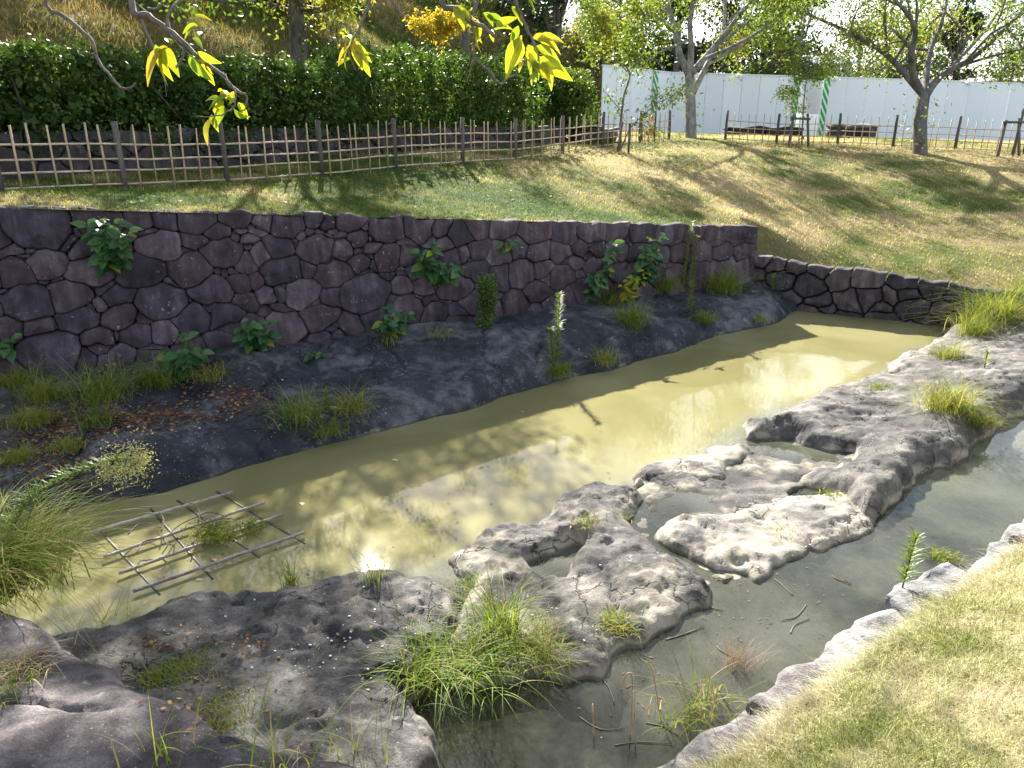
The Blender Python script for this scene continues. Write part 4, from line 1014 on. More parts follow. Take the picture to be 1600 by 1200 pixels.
b4 = snap(at(1440, 232, 23.6)); T4 = 23.6
tree('cherry_tree', 'wide-spreading cherry tree with dark trunk forking low before the hoarding', b4, [
    ([b4 - [0, 0, .1], *pl([(1438, 190, 0), (1444, 148, 0)], T4)], .22, .18, 0),
    (pl([(1444, 150, 0), (1428, 132, .2), (1400, 100, .5), (1375, 78, .6), (1330, 52, .8), (1280, 30, .6), (1230, 10, .2)], T4), .125, .028, 2),
    (pl([(1444, 152, 0), (1428, 120, -.3), (1424, 85, -.8), (1430, 50, -1.2), (1420, 25, -1.5), (1385, -20, -1.8), (1370, -80, -2.2)], T4), .125, .028, 2),
    (pl([(1446, 150, 0), (1448, 115, .4), (1455, 75, .8), (1470, 40, 1.0), (1480, -5, 1.4), (1490, -90, 2)], T4), .11, .025, 2),
    (pl([(1447, 150, 0), (1460, 130, .2), (1480, 112, 0), (1520, 90, -.4), (1560, 55, -.8), (1600, 15, -1), (1640, -30, -1.2)], T4), .125, .028, 2),
    (pl([(1480, 112, 0), (1510, 80, .6), (1545, 40, 1.2), (1575, -10, 1.8), (1590, -80, 2.2)], T4), .08, .02, 2)],
    'cherry', 'bark', 12500, .125, 2, 6, 'tree', leaf_jit=.30)
# trees at the foot of the hill
q1 = at(466, 96, 21); b1 = np.array([q1[0], q1[1], 3.35]); T1 = 21
tree('cherry_tree', 'thick dark tree trunk rising behind the hedge at the hill foot', b1, [
    ([b1 - [0, 0, .2], *pl([(466, 60, 0), (463, 25, 0), (462, -10, 0)], T1)], .25, .2, 0),
    (pl([(462, 22, 0), (440, 14, .2), (410, 5, -.2), (350, 3, -.6), (280, -12, -1.2)], T1), .10, .02, 1),
    (pl([(464, 10, 0), (500, 15, -.4), (512, 0, -.6), (540, -30, -1)], T1), .1, .03, 2),
    (pl([(462, -8, 0), (450, -60, .5), (420, -140, 1), (380, -240, 1.6)], T1), .14, .03, 2),
    (pl([(462, -8, 0), (490, -70, -.4), (520, -150, -.8), (560, -230, -1)], T1), .14, .03, 2),
    (pl([(463, -8, 0), (400, -60, -.8), (320, -120, -1.5), (230, -170, -2)], T1), .12, .03, 2),
    ([at(462, -8, T1), (-5.9, 21.0, 7.9), (-5.6, 19.4, 8.3), (-5.0, 17.6, 8.5)], .12, .03, 2),
    ([at(462, -8, T1), (-5.0, 20.8, 7.8), (-3.8, 19.2, 8.2), (-2.4, 18.0, 8.4)], .12, .03, 2),
    ([at(462, -8, T1), (-7.0, 20.8, 7.8), (-8.2, 19.2, 8.1), (-9.0, 17.6, 8.3)], .12, .03, 2)],
    'cherry', 'bark', 17000, .15, 2, 5, 'tree', None, .75, .35, leaf_jit=.3)
q2 = at(726, 88, 25); b2 = np.array([q2[0], q2[1], 3.4]); T2 = 25
tree('cherry_tree', 'slim grey tree on the hillside beside the small yellow tree', b2, [
    ([b2 - [0, 0, .4], *pl([(727, 50, 0), (732, 30, 0)], T2)], .15, .12, 0),
    (pl([(732, 32, 0), (742, 10, 0), (770, -40, .5), (800, -110, 1)], T2), .09, .02, 2),
    (pl([(730, 34, 0), (715, 12, 0), (700, -30, -.5), (690, -110, -1)], T2), .09, .02, 2)], 'cherry', 'bark', 2600, .13, 2, 4, 'tree')
q5 = hit(686, 98); b5 = at(686, 100, 23); b5[2] = 3.5; 
tree('yellow_sapling', 'small bright yellow-leaved tree on the sunny hillside', b5, [
    ([b5 - [0, 0, .2], *pl([(685, 68, 0), (684, 58, 0)], 23)], .035, .025, 0),
    (pl([(684, 60, 0), (670, 48, 0), (652, 38, .2)], 23), .02, .008, 1), (pl([(684, 60, 0), (698, 45, 0), (722, 34, -.2)], 23), .02, .008, 1), (pl([(684, 60, 0), (686, 40, .2), (690, 25, .3)], 23), .02, .008, 1)],
    'yellowleaf', 'twig', 2200, .13, 1, 4, 'tree', None, .6, .0, .4, .12)
# young tree leaning by the fence corner, with stake
b6 = snap(at(968, 238, 22.4)); T6 = 22.2
tree('young_cherry_tree', 'slender young tree with drooping leafy branches and two stakes by the fence corner', b6, [
    ([b6, *pl([(970, 190, 0), (975, 150, 0), (984, 118, 0), (975, 100, 0)], T6)], .045, .02, 0),
    (pl([(984, 118, 0), (1000, 90, .3), (1010, 60, .5), (1005, 20, .6)], T6), .02, .008, 2), (pl([(980, 112, 0), (960, 90, -.3), (930, 60, -.6), (920, 20, -.8)], T6), .02, .008, 2),
    ([b6 + [.05, 0, .1], *pl([(985, 200, -.3), (1005, 180, -.5), (1030, 160, -.6), (1055, 148, -.8)], T6)], .025, .008, 1),
    (pl([(972, 175, 0), (955, 155, -.2), (942, 140, -.3)], T6), .015, .006, 0)],
    'cherry', 'twig', 4200, .12, 1, 5, 'tree', None, .55, .0, .45, .14)
for k, (u, v, tilt) in enumerate(((964, 238, .12), (982, 238, 0))):
    p_ = snap(at(u, v, 22)); tb_ = Tubes(); tb_.add([p_ - [0, 0, .1], p_ + [tilt, 0, .8]], .035, 6)
    o = obj('stake', tb_.mesh('stake', M['post']), label=('leaning' if k == 0 else 'upright') + ' wooden stake supporting the slender young tree', cat='stake')
# sapling with a two-legged support frame
b7 = snap(at(1253, 224, 26)); T7 = 26
tree('sapling', 'small sapling with tiered leaves tied to an A-shaped support', b7, [
    ([b7, *pl([(1255, 175, 0), (1257, 150, 0), (1262, 115, 0)], T7)], .03, .012, 0),
    (pl([(1257, 150, 0), (1240, 140, 0), (1222, 146, 0)], T7), .012, .005, 1), (pl([(1260, 130, 0), (1280, 118, 0), (1300, 112, 0)], T7), .012, .005, 1), (pl([(1258, 140, 0), (1250, 120, .2), (1235, 105, .3)], T7), .012, .005, 1), (pl([(1256, 168, 0), (1240, 168, 0), (1228, 166, 0)], T7), .01, .004, 0), (pl([(1262, 115, 0), (1290, 95, 0), (1320, 88, 0)], T7), .012, .005, 1)],
    'cherry', 'twig', 1700, .11, 1, 4, 'tree', None, .5, .0, .45, .12)
def support(label, legs, bar, t_):
    c = snap(at(legs[0][0], legs[0][1], t_)); root = empty('tree_support', c, label, 'support'); o0 = np.array(root.location)
    for (u0, v0, u1, v1) in legs:
        tb_ = Tubes(); p_ = snap(at(u0, v0, t_)); tb_.add([p_ - o0 - [0, 0, .1], at(u1, v1, t_) - o0], .042, 6); obj('leg', tb_.mesh('leg', M['post']), root)
    tb_ = Tubes(); tb_.add([at(bar[0], bar[1], t_ - .06) - o0, at(bar[2], bar[3], t_ - .06) - o0], .04, 6); obj('crossbar', tb_.mesh('crossbar', M['post']), root)
support('A-shaped wooden support straddling the small sapling', ((1232, 226, 1240, 180), (1264, 226, 1262, 178)), (1236, 185, 1266, 186), 25.4)
support('dark wooden tree support at the picture edge by the fence', ((1560, 238, 1572, 188), (1582, 240, 1600, 170), (1594, 242, 1592, 185)), (1568, 191, 1605, 191), 22.6)

# trees beyond the hoarding and over the hill
def backtree(name, lab, u, t_, vtop, wpx, mat, n=5200, size=.3, k=9, basez=None, crown0=.3, rr=.25):
    zb = 2.6 if basez is None else basez; c = at(u, 190, t_); top = at(u, vtop, t_)[2]; H = top - zb; Wd = wpx / 1200 * t_
    root = empty(name, (c[0], c[1], zb), lab, 'tree', 'trees beyond the hoarding'); o0 = np.array(root.location); L = []; tb_ = Tubes()
    tb_.add([(0, 0, -.3), (jit(.2), jit(.2), H * .4), (jit(.3), 0, H * .85)], [rr, rr * .7, rr * .15], 7)
    for q in range(k):
        a = q * 2.4 + R.random(); f = R.uniform(crown0, .92); rad_ = Wd * .5 * math.sin(math.pi * min(.95, (f - crown0 + .25) / 1.1)) * R.uniform(.35, .8)
        p_ = np.array([math.cos(a) * rad_, math.sin(a) * rad_, f * H]); s_ = Wd * R.uniform(.16, .26)
        L.append((*p_, s_, s_, s_ * .7)); tb_.add([(0, 0, f * H * .6), p_ * [.6, .6, .9], p_], [rr * .4, rr * .25, rr * .08], 5)
    L.append((0, 0, H * .9, Wd * .18, Wd * .18, H * .1)); obj('trunk', tb_.mesh('trunk', M['bark']), root)
    P, f = lobes_leaves(L, n, size); tone = np.clip(.42 + .4 * fbm(P[:, 0], P[:, 1], P[:, 2], .6, 3) + R.normal(size=n) * .2, 0, 1)
    V, F, r = leaf_cards(P, R.uniform(.6, 1.3, n) * size, .3, .6, tone, f); obj('crown', mesh('crown', V, F, M[mat], False, {'rnd': r}), root)
    return root
for a in (('evergreen_tree', 'dark evergreen tree closing the view between hill and pale-barked cherry', 865, 52, -70, 230, 'dark', 7000, .32, 11, 3.0, .12, .35),
          ('autumn_tree', 'golden-leaved tree in front of the dark evergreens, above the hoarding end', 935, 44, 15, 190, 'gold', 7500, .2, 11, 2.9, .15, .2),
          ('evergreen_tree', 'tall dark evergreen behind the golden tree', 985, 60, -90, 240, 'dark', 7000, .36, 11, 2.8, .12, .4),
          ('evergreen_tree', 'deep shadowed evergreen behind the forked cherry tree', 1130, 58, -60, 230, 'dark', 7500, .34, 12, 2.6, .08, .4),
          ('leafy_tree', 'light green tree right behind hoarding next to the dark evergreen', 1195, 52, 25, 120, 'mid', 4200, .24, 9, 2.6, .15, .2),
          ('evergreen_tree', 'dark rounded tree beside the low building roof', 1240, 70, -25, 110, 'dark', 4200, .34, 9, 2.6, .2, .3),
          ('leafy_tree', 'mid green tree rising behind the low grey roof', 1330, 72, 30, 150, 'mid', 4600, .32, 9, 2.6, .15, .25),
          ('evergreen_tree', 'dark treetop behind the wide-spreading cherry', 1478, 74, -15, 95, 'dark', 3800, .34, 9, 2.6, .25, .3),
          ('leafy_tree', 'low spreading grey-green tree behind the hoarding before the low building', 1290, 50, 88, 190, 'mid', 4200, .2, 9, 2.5, .2, .15),
          ('leafy_tree', 'mid green tree filling the gap behind the wide cherry crown', 1410, 66, 45, 140, 'mid', 4200, .28, 9, 2.5, .15, .2),
          ('evergreen_tree', 'dark evergreen standing over the paler bushy shrub on the hill shoulder', 800, 60, -60, 170, 'dark', 6000, .36, 11, 4.5, .1, .35),
          ('leafy_tree', 'hazy green tree behind everything beyond the low roof', 1375, 90, 25, 260, 'mid', 5000, .45, 12, 2.5, .12, .3),
          ('leafy_tree', 'distant low tree at the picture edge behind the round bush', 1590, 85, 40, 200, 'dark', 5000, .4, 12, 2.5, .12, .3),
          ('evergreen_tree', 'dark evergreen crowding behind the hoarding corner and forked cherry', 1050, 50, -20, 150, 'dark', 6500, .3, 12, 2.7, .1, .3),
          ('evergreen_tree', 'shadowy evergreen behind the small sapling and striped gate', 1180, 64, -30, 170, 'dark', 6500, .36, 12, 2.6, .1, .3),
          ('round_bush', 'rounded green bush swelling over the hoarding at the picture edge', 1568, 47, 78, 130, 'mid', 6500, .17, 12, 2.4, .15, .2)):
    backtree(*a)

for x_, y_, w_, lab in ((-17.0, 29.0, 4.6, 'unseen scrub bush added to shade the hillside over the picture corner'), (-12.4, 30.5, 4.4, 'unseen scrub bush added to shade the hillside above the first hanging leaves'), (-8.6, 32.0, 3.4, 'unseen scrub bush added to shade the hillside above the thick trunk')):  # scrub added out of view above the frame to cast shade down the hill
    z_ = ground_z(x_, y_); L = [(x_ + R.uniform(-.5, .5) * w_, y_ + R.uniform(-.4, .4), z_ + R.uniform(.3, 1.0), .8, .7, .45) for _ in range(9)]
    shrub('hill_shade_shrub', lab, 'bush', [(q[0], q[1], q[2] + .35, 1.0, .8, .6) for q in L], 9000, .17, 'dark', (x_, y_, z_), stems=6)
# ------------------------------------------------------------------ overhanging near cherry tree (trunk stands outside the frame on the near bank)
NT0 = np.array([-10.8, 9.0, 2.65])
root = empty('overhanging_cherry_tree', NT0, 'cherry tree whose bare twigs and yellow-green leaves hang into the top of view', 'tree'); o0 = np.array(root.location)
tb_ = Tubes(); lp = []
def N(*p): return np.array(p) - o0
tr_ = path_smooth([N(-10.8, 9.0, 2.5), N(-10.6, 9.1, 4.0), N(-10.0, 9.3, 5.4)], 4); tb_.add(tr_, np.linspace(.34, .24, len(tr_)), 9, cap=False)
hubs = {'a': at(205, -170, 3.7), 'b': at(560, -190, 3.9), 'c': at(760, -200, 3.5)}
lim = [[N(-10.0, 9.3, 5.4), N(-7.2, 8.2, 6.4), N(-4.4, 6.6, 6.2), hubs['a'] - o0 + [-.3, .6, .5], hubs['a'] - o0],
       [N(-10.0, 9.3, 5.4), N(-7.0, 8.6, 7.0), N(-3.6, 7.4, 7.0), N(-1.2, 5.6, 6.2), hubs['b'] - o0],
       [N(-10.0, 9.3, 5.4), N(-7.4, 7.6, 6.9), N(-3.8, 6.0, 7.0), N(-1.2, 4.8, 6.3), hubs['c'] - o0],
       [N(-10.0, 9.3, 5.4), N(-8.2, 11.6, 6.6), N(-5.6, 13.2, 7.2), N(-3.0, 13.8, 7.5)],
       [N(-10.0, 9.3, 5.4), N(-7.6, 10.8, 6.9), N(-4.0, 12.4, 7.6), N(-.6, 13.4, 7.9)],
       [N(-10.0, 9.3, 5.4), N(-7.8, 10.6, 6.4), N(-5.4, 11.6, 6.7), N(-2.8, 12.0, 6.9)],
       [N(-10.0, 9.3, 5.4), N(-8.6, 12.6, 6.9), N(-6.4, 15.0, 7.3), N(-3.6, 15.8, 7.7)],
       [N(-10.0, 9.3, 5.4), N(-8.8, 12.2, 7.2), N(-7.2, 14.4, 7.6), N(-5.4, 16.4, 8.0)],
       [N(-10.0, 9.3, 5.4), N(-10.2, 12.0, 7.2), N(-8.6, 14.6, 8.2), N(-6.4, 16.0, 8.6)]]
for q, l_ in enumerate(lim):
    pth = path_smooth(l_, 5)
    if q < 3: tb_.add(pth, np.linspace(.13, .03, len(pth)), 7, cap=False)
    else: grow(tb_, lp, pth, .13, .03, 2, 6, .7, .1, .36, .25)
obj('trunk', tb_.mesh('trunk', M['bark']), root)
P = np.array(lp); P = P[(P[:, 2] + o0[2]) > 4.75 + .04 * np.abs(P[:, 1] + o0[1] - 5)]
P = P[R.integers(0, len(P), 8500)] + R.normal(size=(8500, 3)) * .25
P = P[(P[:, 2] + o0[2] - 3.6) > (P[:, 1] + o0[1]) * .155]
V, F, r = leaf_cards(P, R.uniform(.08, .15, len(P)), .2, .5); obj('crown', mesh('crown', V, F, M['cherry'], False, {'rnd': r}), root)
def leaf_mesh(name, mat, L=1.0, W=.46, curl=.12, fold=.10, k=6):
    V = []; F = []
    for q in range(k + 1):
        t_ = q / k; wd = W * .5 * (math.sin(math.pi * t_ ** .8) ** .8) * (1 - .15 * t_) if 0 < q < k else .012
        z_ = -curl * t_ * t_ * L
        V += [(t_ * L, -wd * L, z_ + fold * wd), (t_ * L, 0, z_), (t_ * L, wd * L, z_ + fold * wd)]
    for q in range(k):
        b = q * 3; F += [(b, b + 3, b + 4, b + 1), (b + 1, b + 4, b + 5, b + 2)]
    return mesh(name, V, F, mat)
LM = {'near': leaf_mesh('leaf', M['nearleaf'], 1, .42, .35, .5), 'broad': leaf_mesh('leaf', M['broad'], 1, .68, .22, .35), 'yel': leaf_mesh('leaf', M['broadyellow'], 1, .55, .2, .3)}
def leaf(parent, me, p, d, nrm_, L):
    d = Vector(d).normalized(); n = Vector(nrm_); y = n.cross(d)
    if y.length < 1e-4: y = Vector((0, 1, 0)).cross(d)
    y.normalize(); z = d.cross(y)
    o = obj('leaf', me, parent); o.matrix_local = Matrix.Translation(Vector(p)) @ Matrix((d, y, z)).transposed().to_4x4() @ Matrix.Scale(L, 4); return o
def twig(pts, t_, r0, r1, hub=None):
    P = [at(u, v, t_ + d) - o0 for u, v, d in pts]
    if hub is not None: P = [hubs[hub] - o0] + P
    tw = Tubes(); pth = path_smooth(P, 4); pth += R.normal(size=pth.shape) * .0025; tw.add(pth, np.linspace(r0, r1, len(pth)) * .78, 7)
    return obj('branch', tw.mesh('branch', M['twig']), root)
twig([(75, -10, 0), (105, 28, 0), (138, 58, 0), (152, 92, 0), (168, 115, 0), (188, 136, 0), (203, 138, 0), (211, 130, 0)], 3.6, .014, .005, 'a')
twig([(205, 5, 0), (232, 24, 0), (262, 46, 0), (292, 72, 0), (318, 96, 0), (345, 115, 0), (365, 138, 0), (383, 148, 0), (386, 160, .02), (378, 172, .03)], 3.4, .020, .005, 'a')
twig([(345, 115, 0), (366, 140, -.05), (366, 165, -.08), (352, 176, -.1), (342, 180, -.1), (305, 182, -.12)], 3.4, .006, .003)
twig([(265, 47, 0), (262, 25, .05), (285, -5, .1)], 3.4, .010, .006)
twig([(232, 14, 0), (250, 10, 0), (258, -8, 0)], 3.4, .007, .004)
twig([(288, 72, 0), (285, 92, -.02), (276, 104, -.04)], 3.4, .009, .006)
twig([(578, -10, 0), (570, 20, 0), (560, 48, 0), (546, 75, 0), (549, 92, 0), (556, 110, 0)], 3.8, .014, .004, 'b')
twig([(690, -12, 0), (715, 14, 0), (738, 35, 0), (758, 44, 0), (775, 58, 0)], 3.3, .019, .010, 'c')
twig([(738, 36, 0), (742, 60, 0), (741, 90, 0), (762, 108, .02), (778, 130, .03), (792, 124, .03), (806, 116, .02), (822, 96, 0), (838, 82, 0)], 3.3, .009, .004)
twig([(741, 92, 0), (735, 112, 0), (730, 128, 0)], 3.3, .005, .003)
twig([(800, -20, 0), (812, 20, 0), (826, 50, 0), (838, 82, 0), (842, 95, 0)], 3.0, .012, .005, 'c')
twig([(610, -12, 0), (624, 16, 0), (634, 26, 0)], 3.8, .008, .004, 'b')
def nleaf(u, v, t_, du, dv, L, dt=0.0):
    p = at(u, v, t_) - o0; e = at(u + du, v + dv, t_ + dt) - o0; d = e - p
    leaf(root, LM['near'], p, d, np.array([0, -.75, .65]) + R.normal(size=3) * .5, np.linalg.norm(d) if L is None else L)
    if R.random() < .7:
        d2 = d + R.normal(size=3) * np.linalg.norm(d) * .45
        leaf(root, LM['near'], p + R.normal(size=3) * .012, d2, np.array([0, -.75, .65]) + R.normal(size=3) * .6, np.linalg.norm(d) * R.uniform(.5, .85))
for a in ((260,72,-45,45),(262,74,-38,14),(255,75,-12,52),(250,78,10,50),(258,74,16,38),(268,70,-10,-18),(300,28,25,-6),(300,28,10,-18),(308,38,-24,10),(310,40,-28,14),(300,60,26,16),(305,85,30,12),(300,90,20,34),(296,88,14,30),(318,95,12,38),(352,145,-8,-10),(362,150,-38,6),(345,160,-20,10),(350,165,-14,28),(365,168,12,20),(345,150,22,-12),(372,160,16,24),(335,182,-25,32),(548,70,-28,24),(546,72,-16,32),(552,66,12,38),(553,70,25,22),(556,80,20,28),(552,88,30,18),(548,92,-22,6),(548,60,-12,-12),(712,8,12,26),(718,12,16,22),(745,30,4,46),(745,46,-5,32),(770,50,24,-18),(775,40,28,-14),(755,20,22,20),(760,25,35,10)):
    nleaf(a[0], a[1], 3.4 if a[0] < 500 else (3.8 if a[0] < 650 else 3.3), a[2], a[3], None, R.normal() * .04)
for a in ((812,60,-22,50),(815,64,-12,46),(825,70,18,38),(840,62,45,-8),(838,72,38,18),(842,90,45,30),(846,96,22,34),(836,94,-4,32),(828,92,12,32),(845,62,36,14),(800,10,18,22),(818,-8,26,24),(822,80,16,20),(810,40,-12,30),(832,100,30,20)):
    nleaf(a[0], a[1], 3.0, a[2], a[3], None, R.normal() * .04)

# ------------------------------------------------------------------ the bamboo frame in the water
fo = atz(300, 850, 0); fr_o = empty('bamboo_raft', fo, 'half-sunken bamboo grid frame floating in the muddy water', 'frame'); o0 = np.array(fr_o.location)
for (u0, v0, u1, v1), z_ in (((137, 833, 363, 769), .055), ((162, 870, 413, 785), .045), ((186, 896, 441, 804), .04), ((208, 924, 475, 832), .04)):
    a, b = atz(u0, v0, z_), atz(u1, v1, z_); tb_ = Tubes(); k = 33; pp = [a + (b - a) * q - o0 + [0, 0, jit(.0012)] for q in np.linspace(0, 1, k)]
    rr = [(.0175 if q % 5 == 2 else .0145) for q in range(k)]; tb_.add(pp, rr, 8); obj('pole', tb_.mesh('pole', M['wetbamboo']), fr_o)
for (u0, v0, u1, v1) in ((153, 826, 250, 930), (235, 795, 333, 906), (277, 782, 406, 872), (338, 768, 477, 850)):
    a, b = atz(u0, v0, .0), atz(u1, v1, .0); tb_ = Tubes(); pp = [a + (b - a) * q - o0 + [0, 0, -.007 - .008 * abs(q - .3)] for q in np.linspace(0, 1, 12)]
    tb_.add(pp, .0165, 8); obj('sunken_crosspole', tb_.mesh('sunken_crosspole', M['drowned']), fr_o)
tw = Tubes()
for pts in ([(235, 843), (260, 838), (278, 822), (308, 808), (330, 812)], [(255, 842), (262, 850), (272, 853), (270, 868)], [(262, 852), (253, 866)], [(252, 830), (256, 812), (248, 800)], [(310, 815), (312, 800), (305, 788), (296, 786)], [(300, 850), (308, 830), (328, 815), (360, 810), (372, 820)], [(235, 843), (222, 848), (216, 860)], [(308, 808), (325, 800), (350, 806)], [(200, 835), (215, 820), (232, 818), (252, 824)], [(340, 812), (334, 825)]):
    tw.add(path_smooth([atz(u, v, .09 + .03 * R.random()) for u, v in pts], 4), np.linspace(.008, .004, 4 * (len(pts) - 1) + 1), 5)
obj('dead_branch', tw.mesh('dead_branch', M['twig']), label='bare forked dead branch lying across the floating bamboo frame', cat='branch')
n = 900; P = np.array([atz(338 + R.normal() * 18, 832 + R.normal() * 8, .06 + R.random() * .07) for _ in range(n)]); P = np.concatenate([P, [atz(395 + R.normal() * 10, 822 + R.normal() * 7, .03 + R.random() * .03) for _ in range(300)]])
V, F, r = leaf_cards(P, R.uniform(.02, .05, len(P)), .4, .35); obj('weed_clump', mesh('weed_clump', V, F, M['moss'], False, {'rnd': r}), label='yellow-green tangle of drifted weed caught on the bamboo frame', cat='weed')
# floating leaves
fl = [(341, 836, 'pale'), ]
FLO = [(306, 906), (340, 877), (249, 899), (438, 821), (402, 813), (321, 945), (640, 661), (612, 718), (814, 642), (748, 731), (230, 937), (357, 700), (469, 785), (1106, 748), (1372, 821)]
leafdry = m_leaf('fallen_leaf', [(0, (.5, .42, .25)), (.6, (.42, .2, .07)), (1, (.6, .5, .3))], .2, .6, attr=None); LM['float'] = leaf_mesh('floating_leaf', leafdry, 1, .5, .1, .15)
for k, (u, v) in enumerate(FLO):
    p_ = atz(u, v, .006); o = obj('floating_leaf', LM['float'], label='small fallen leaf floating on the moat water', cat='leaf', group='fallen leaves on the water', loc=p_)
    o.rotation_euler = (jit(.1), jit(.1), R.random() * 6.28); s_ = R.uniform(.06, .11); o.scale = (s_, s_, s_)

# ------------------------------------------------------------------ plants
def tuft(label, u, v, n, H, spread=.08, width=.007, droop=(.3, 1.2), lean=(.05, .7), mat='reed', name='grass_clump', tone=.5, base=None, az=None, segs=6, cat='grass clump', mixdry=.12):
    b = hit(u, v) if base is None else np.array(base)
    P = b + np.stack([R.normal(size=n) * spread, R.normal(size=n) * spread, np.full(n, -.02)], 1)
    a = R.random(n) * 6.283 if az is None else az[0] + R.normal(size=n) * az[1]
    V, F, r = blades(P - b, a, R.uniform(.45, 1.1, n) * H, width * R.uniform(.6, 1.3, n), R.uniform(*lean, n), R.uniform(*droop, n), segs, .1, np.where(R.random(n) < mixdry, R.uniform(.93, 1, n), np.clip(tone + R.normal(size=n) * .2, 0, .9)))
    o = obj(name, mesh(name, V, F, M[mat], attrs={'rnd': r}), label=label, cat=cat, loc=b, kind='stuff' if cat == 'moss' else None); return o
# long grass at the near corner
tuft('big mound of long arching sunlit grass at the near moat corner', 20, 930, 1000, .74, .16, .008, (.7, 1.35), (.2, .75), tone=.78, base=at(5, 905, 4.75))
tuft('second cluster of arching long grass spilling over the near corner stone', -60, 950, 500, .85, .2, .008, (.6, 1.3), (.2, .7), tone=.6, base=at(-70, 900, 4.7))
# big clump between the slabs
tuft('large leafy green grass clump between the two rock slabs', 745, 1040, 330, .42, .13, .008, (.3, 1.35), (.0, 1.0), tone=.52)
tuft('tall upright grass tuft at the top of the large clump between the slabs', 780, 990, 170, .70, .07, .009, (.3, 1.0), (.05, .6), tone=.5)
tuft('spreading grass tuft at the slab side of the large clump', 655, 1060, 240, .5, .10, .007, (.4, 1.1), (.1, .9), tone=.5)
tuft('fine yellow-green grass cushion at the channel side of the large clump', 835, 1020, 380, .30, .09, .005, (.4, 1.2), (.1, .9), tone=.7)
tuft('low grass tuft at the bottom of the frame under the large clump', 695, 1165, 200, .35, .07, .006, (.4, 1.2), (.2, .9), tone=.6)
tuft('thin upright grass tuft at the slab edge in the water by the bamboo frame', 455, 918, 70, .36, .03, .006, (.1, .8), (.02, .5), tone=.45, base=atz(455, 915, .03))
tuft('thin sparse grass tuft on the slab edge nearer the outcrop', 580, 905, 60, .33, .05, .005, (.1, .8), (.02, .5), tone=.5)
tuft('wispy pale grass at the slab edge beside the near corner', 160, 1000, 60, .35, .12, .005, (.3, 1.0), (.2, 1.0), tone=.7, base=atz(170, 975, .1))
for (u, v, n, H, lab) in ((430, 1195, 26, .5, 'long thin grass blades rising from the near capstone bottom edge'), (560, 1198, 24, .45, 'sparse dry and green blades at the bottom edge below the slab'), (260, 1190, 20, .34, 'few bent grass blades lying across the near capstone')):
    tuft(lab, u, v, n, H, .07, .006, (.1, .8), (.05, .6), tone=.65, segs=7)
tuft('dry straw tuft in the hollow of the near capstone', 25, 1040, 160, .16, .08, .004, (.4, 1.4), (.3, 1.0), mat='drygrass')
tuft('green grass tuft in the hollow of the near capstone', 15, 1070, 120, .14, .06, .005, (.3, 1.2), (.2, .9), tone=.4)
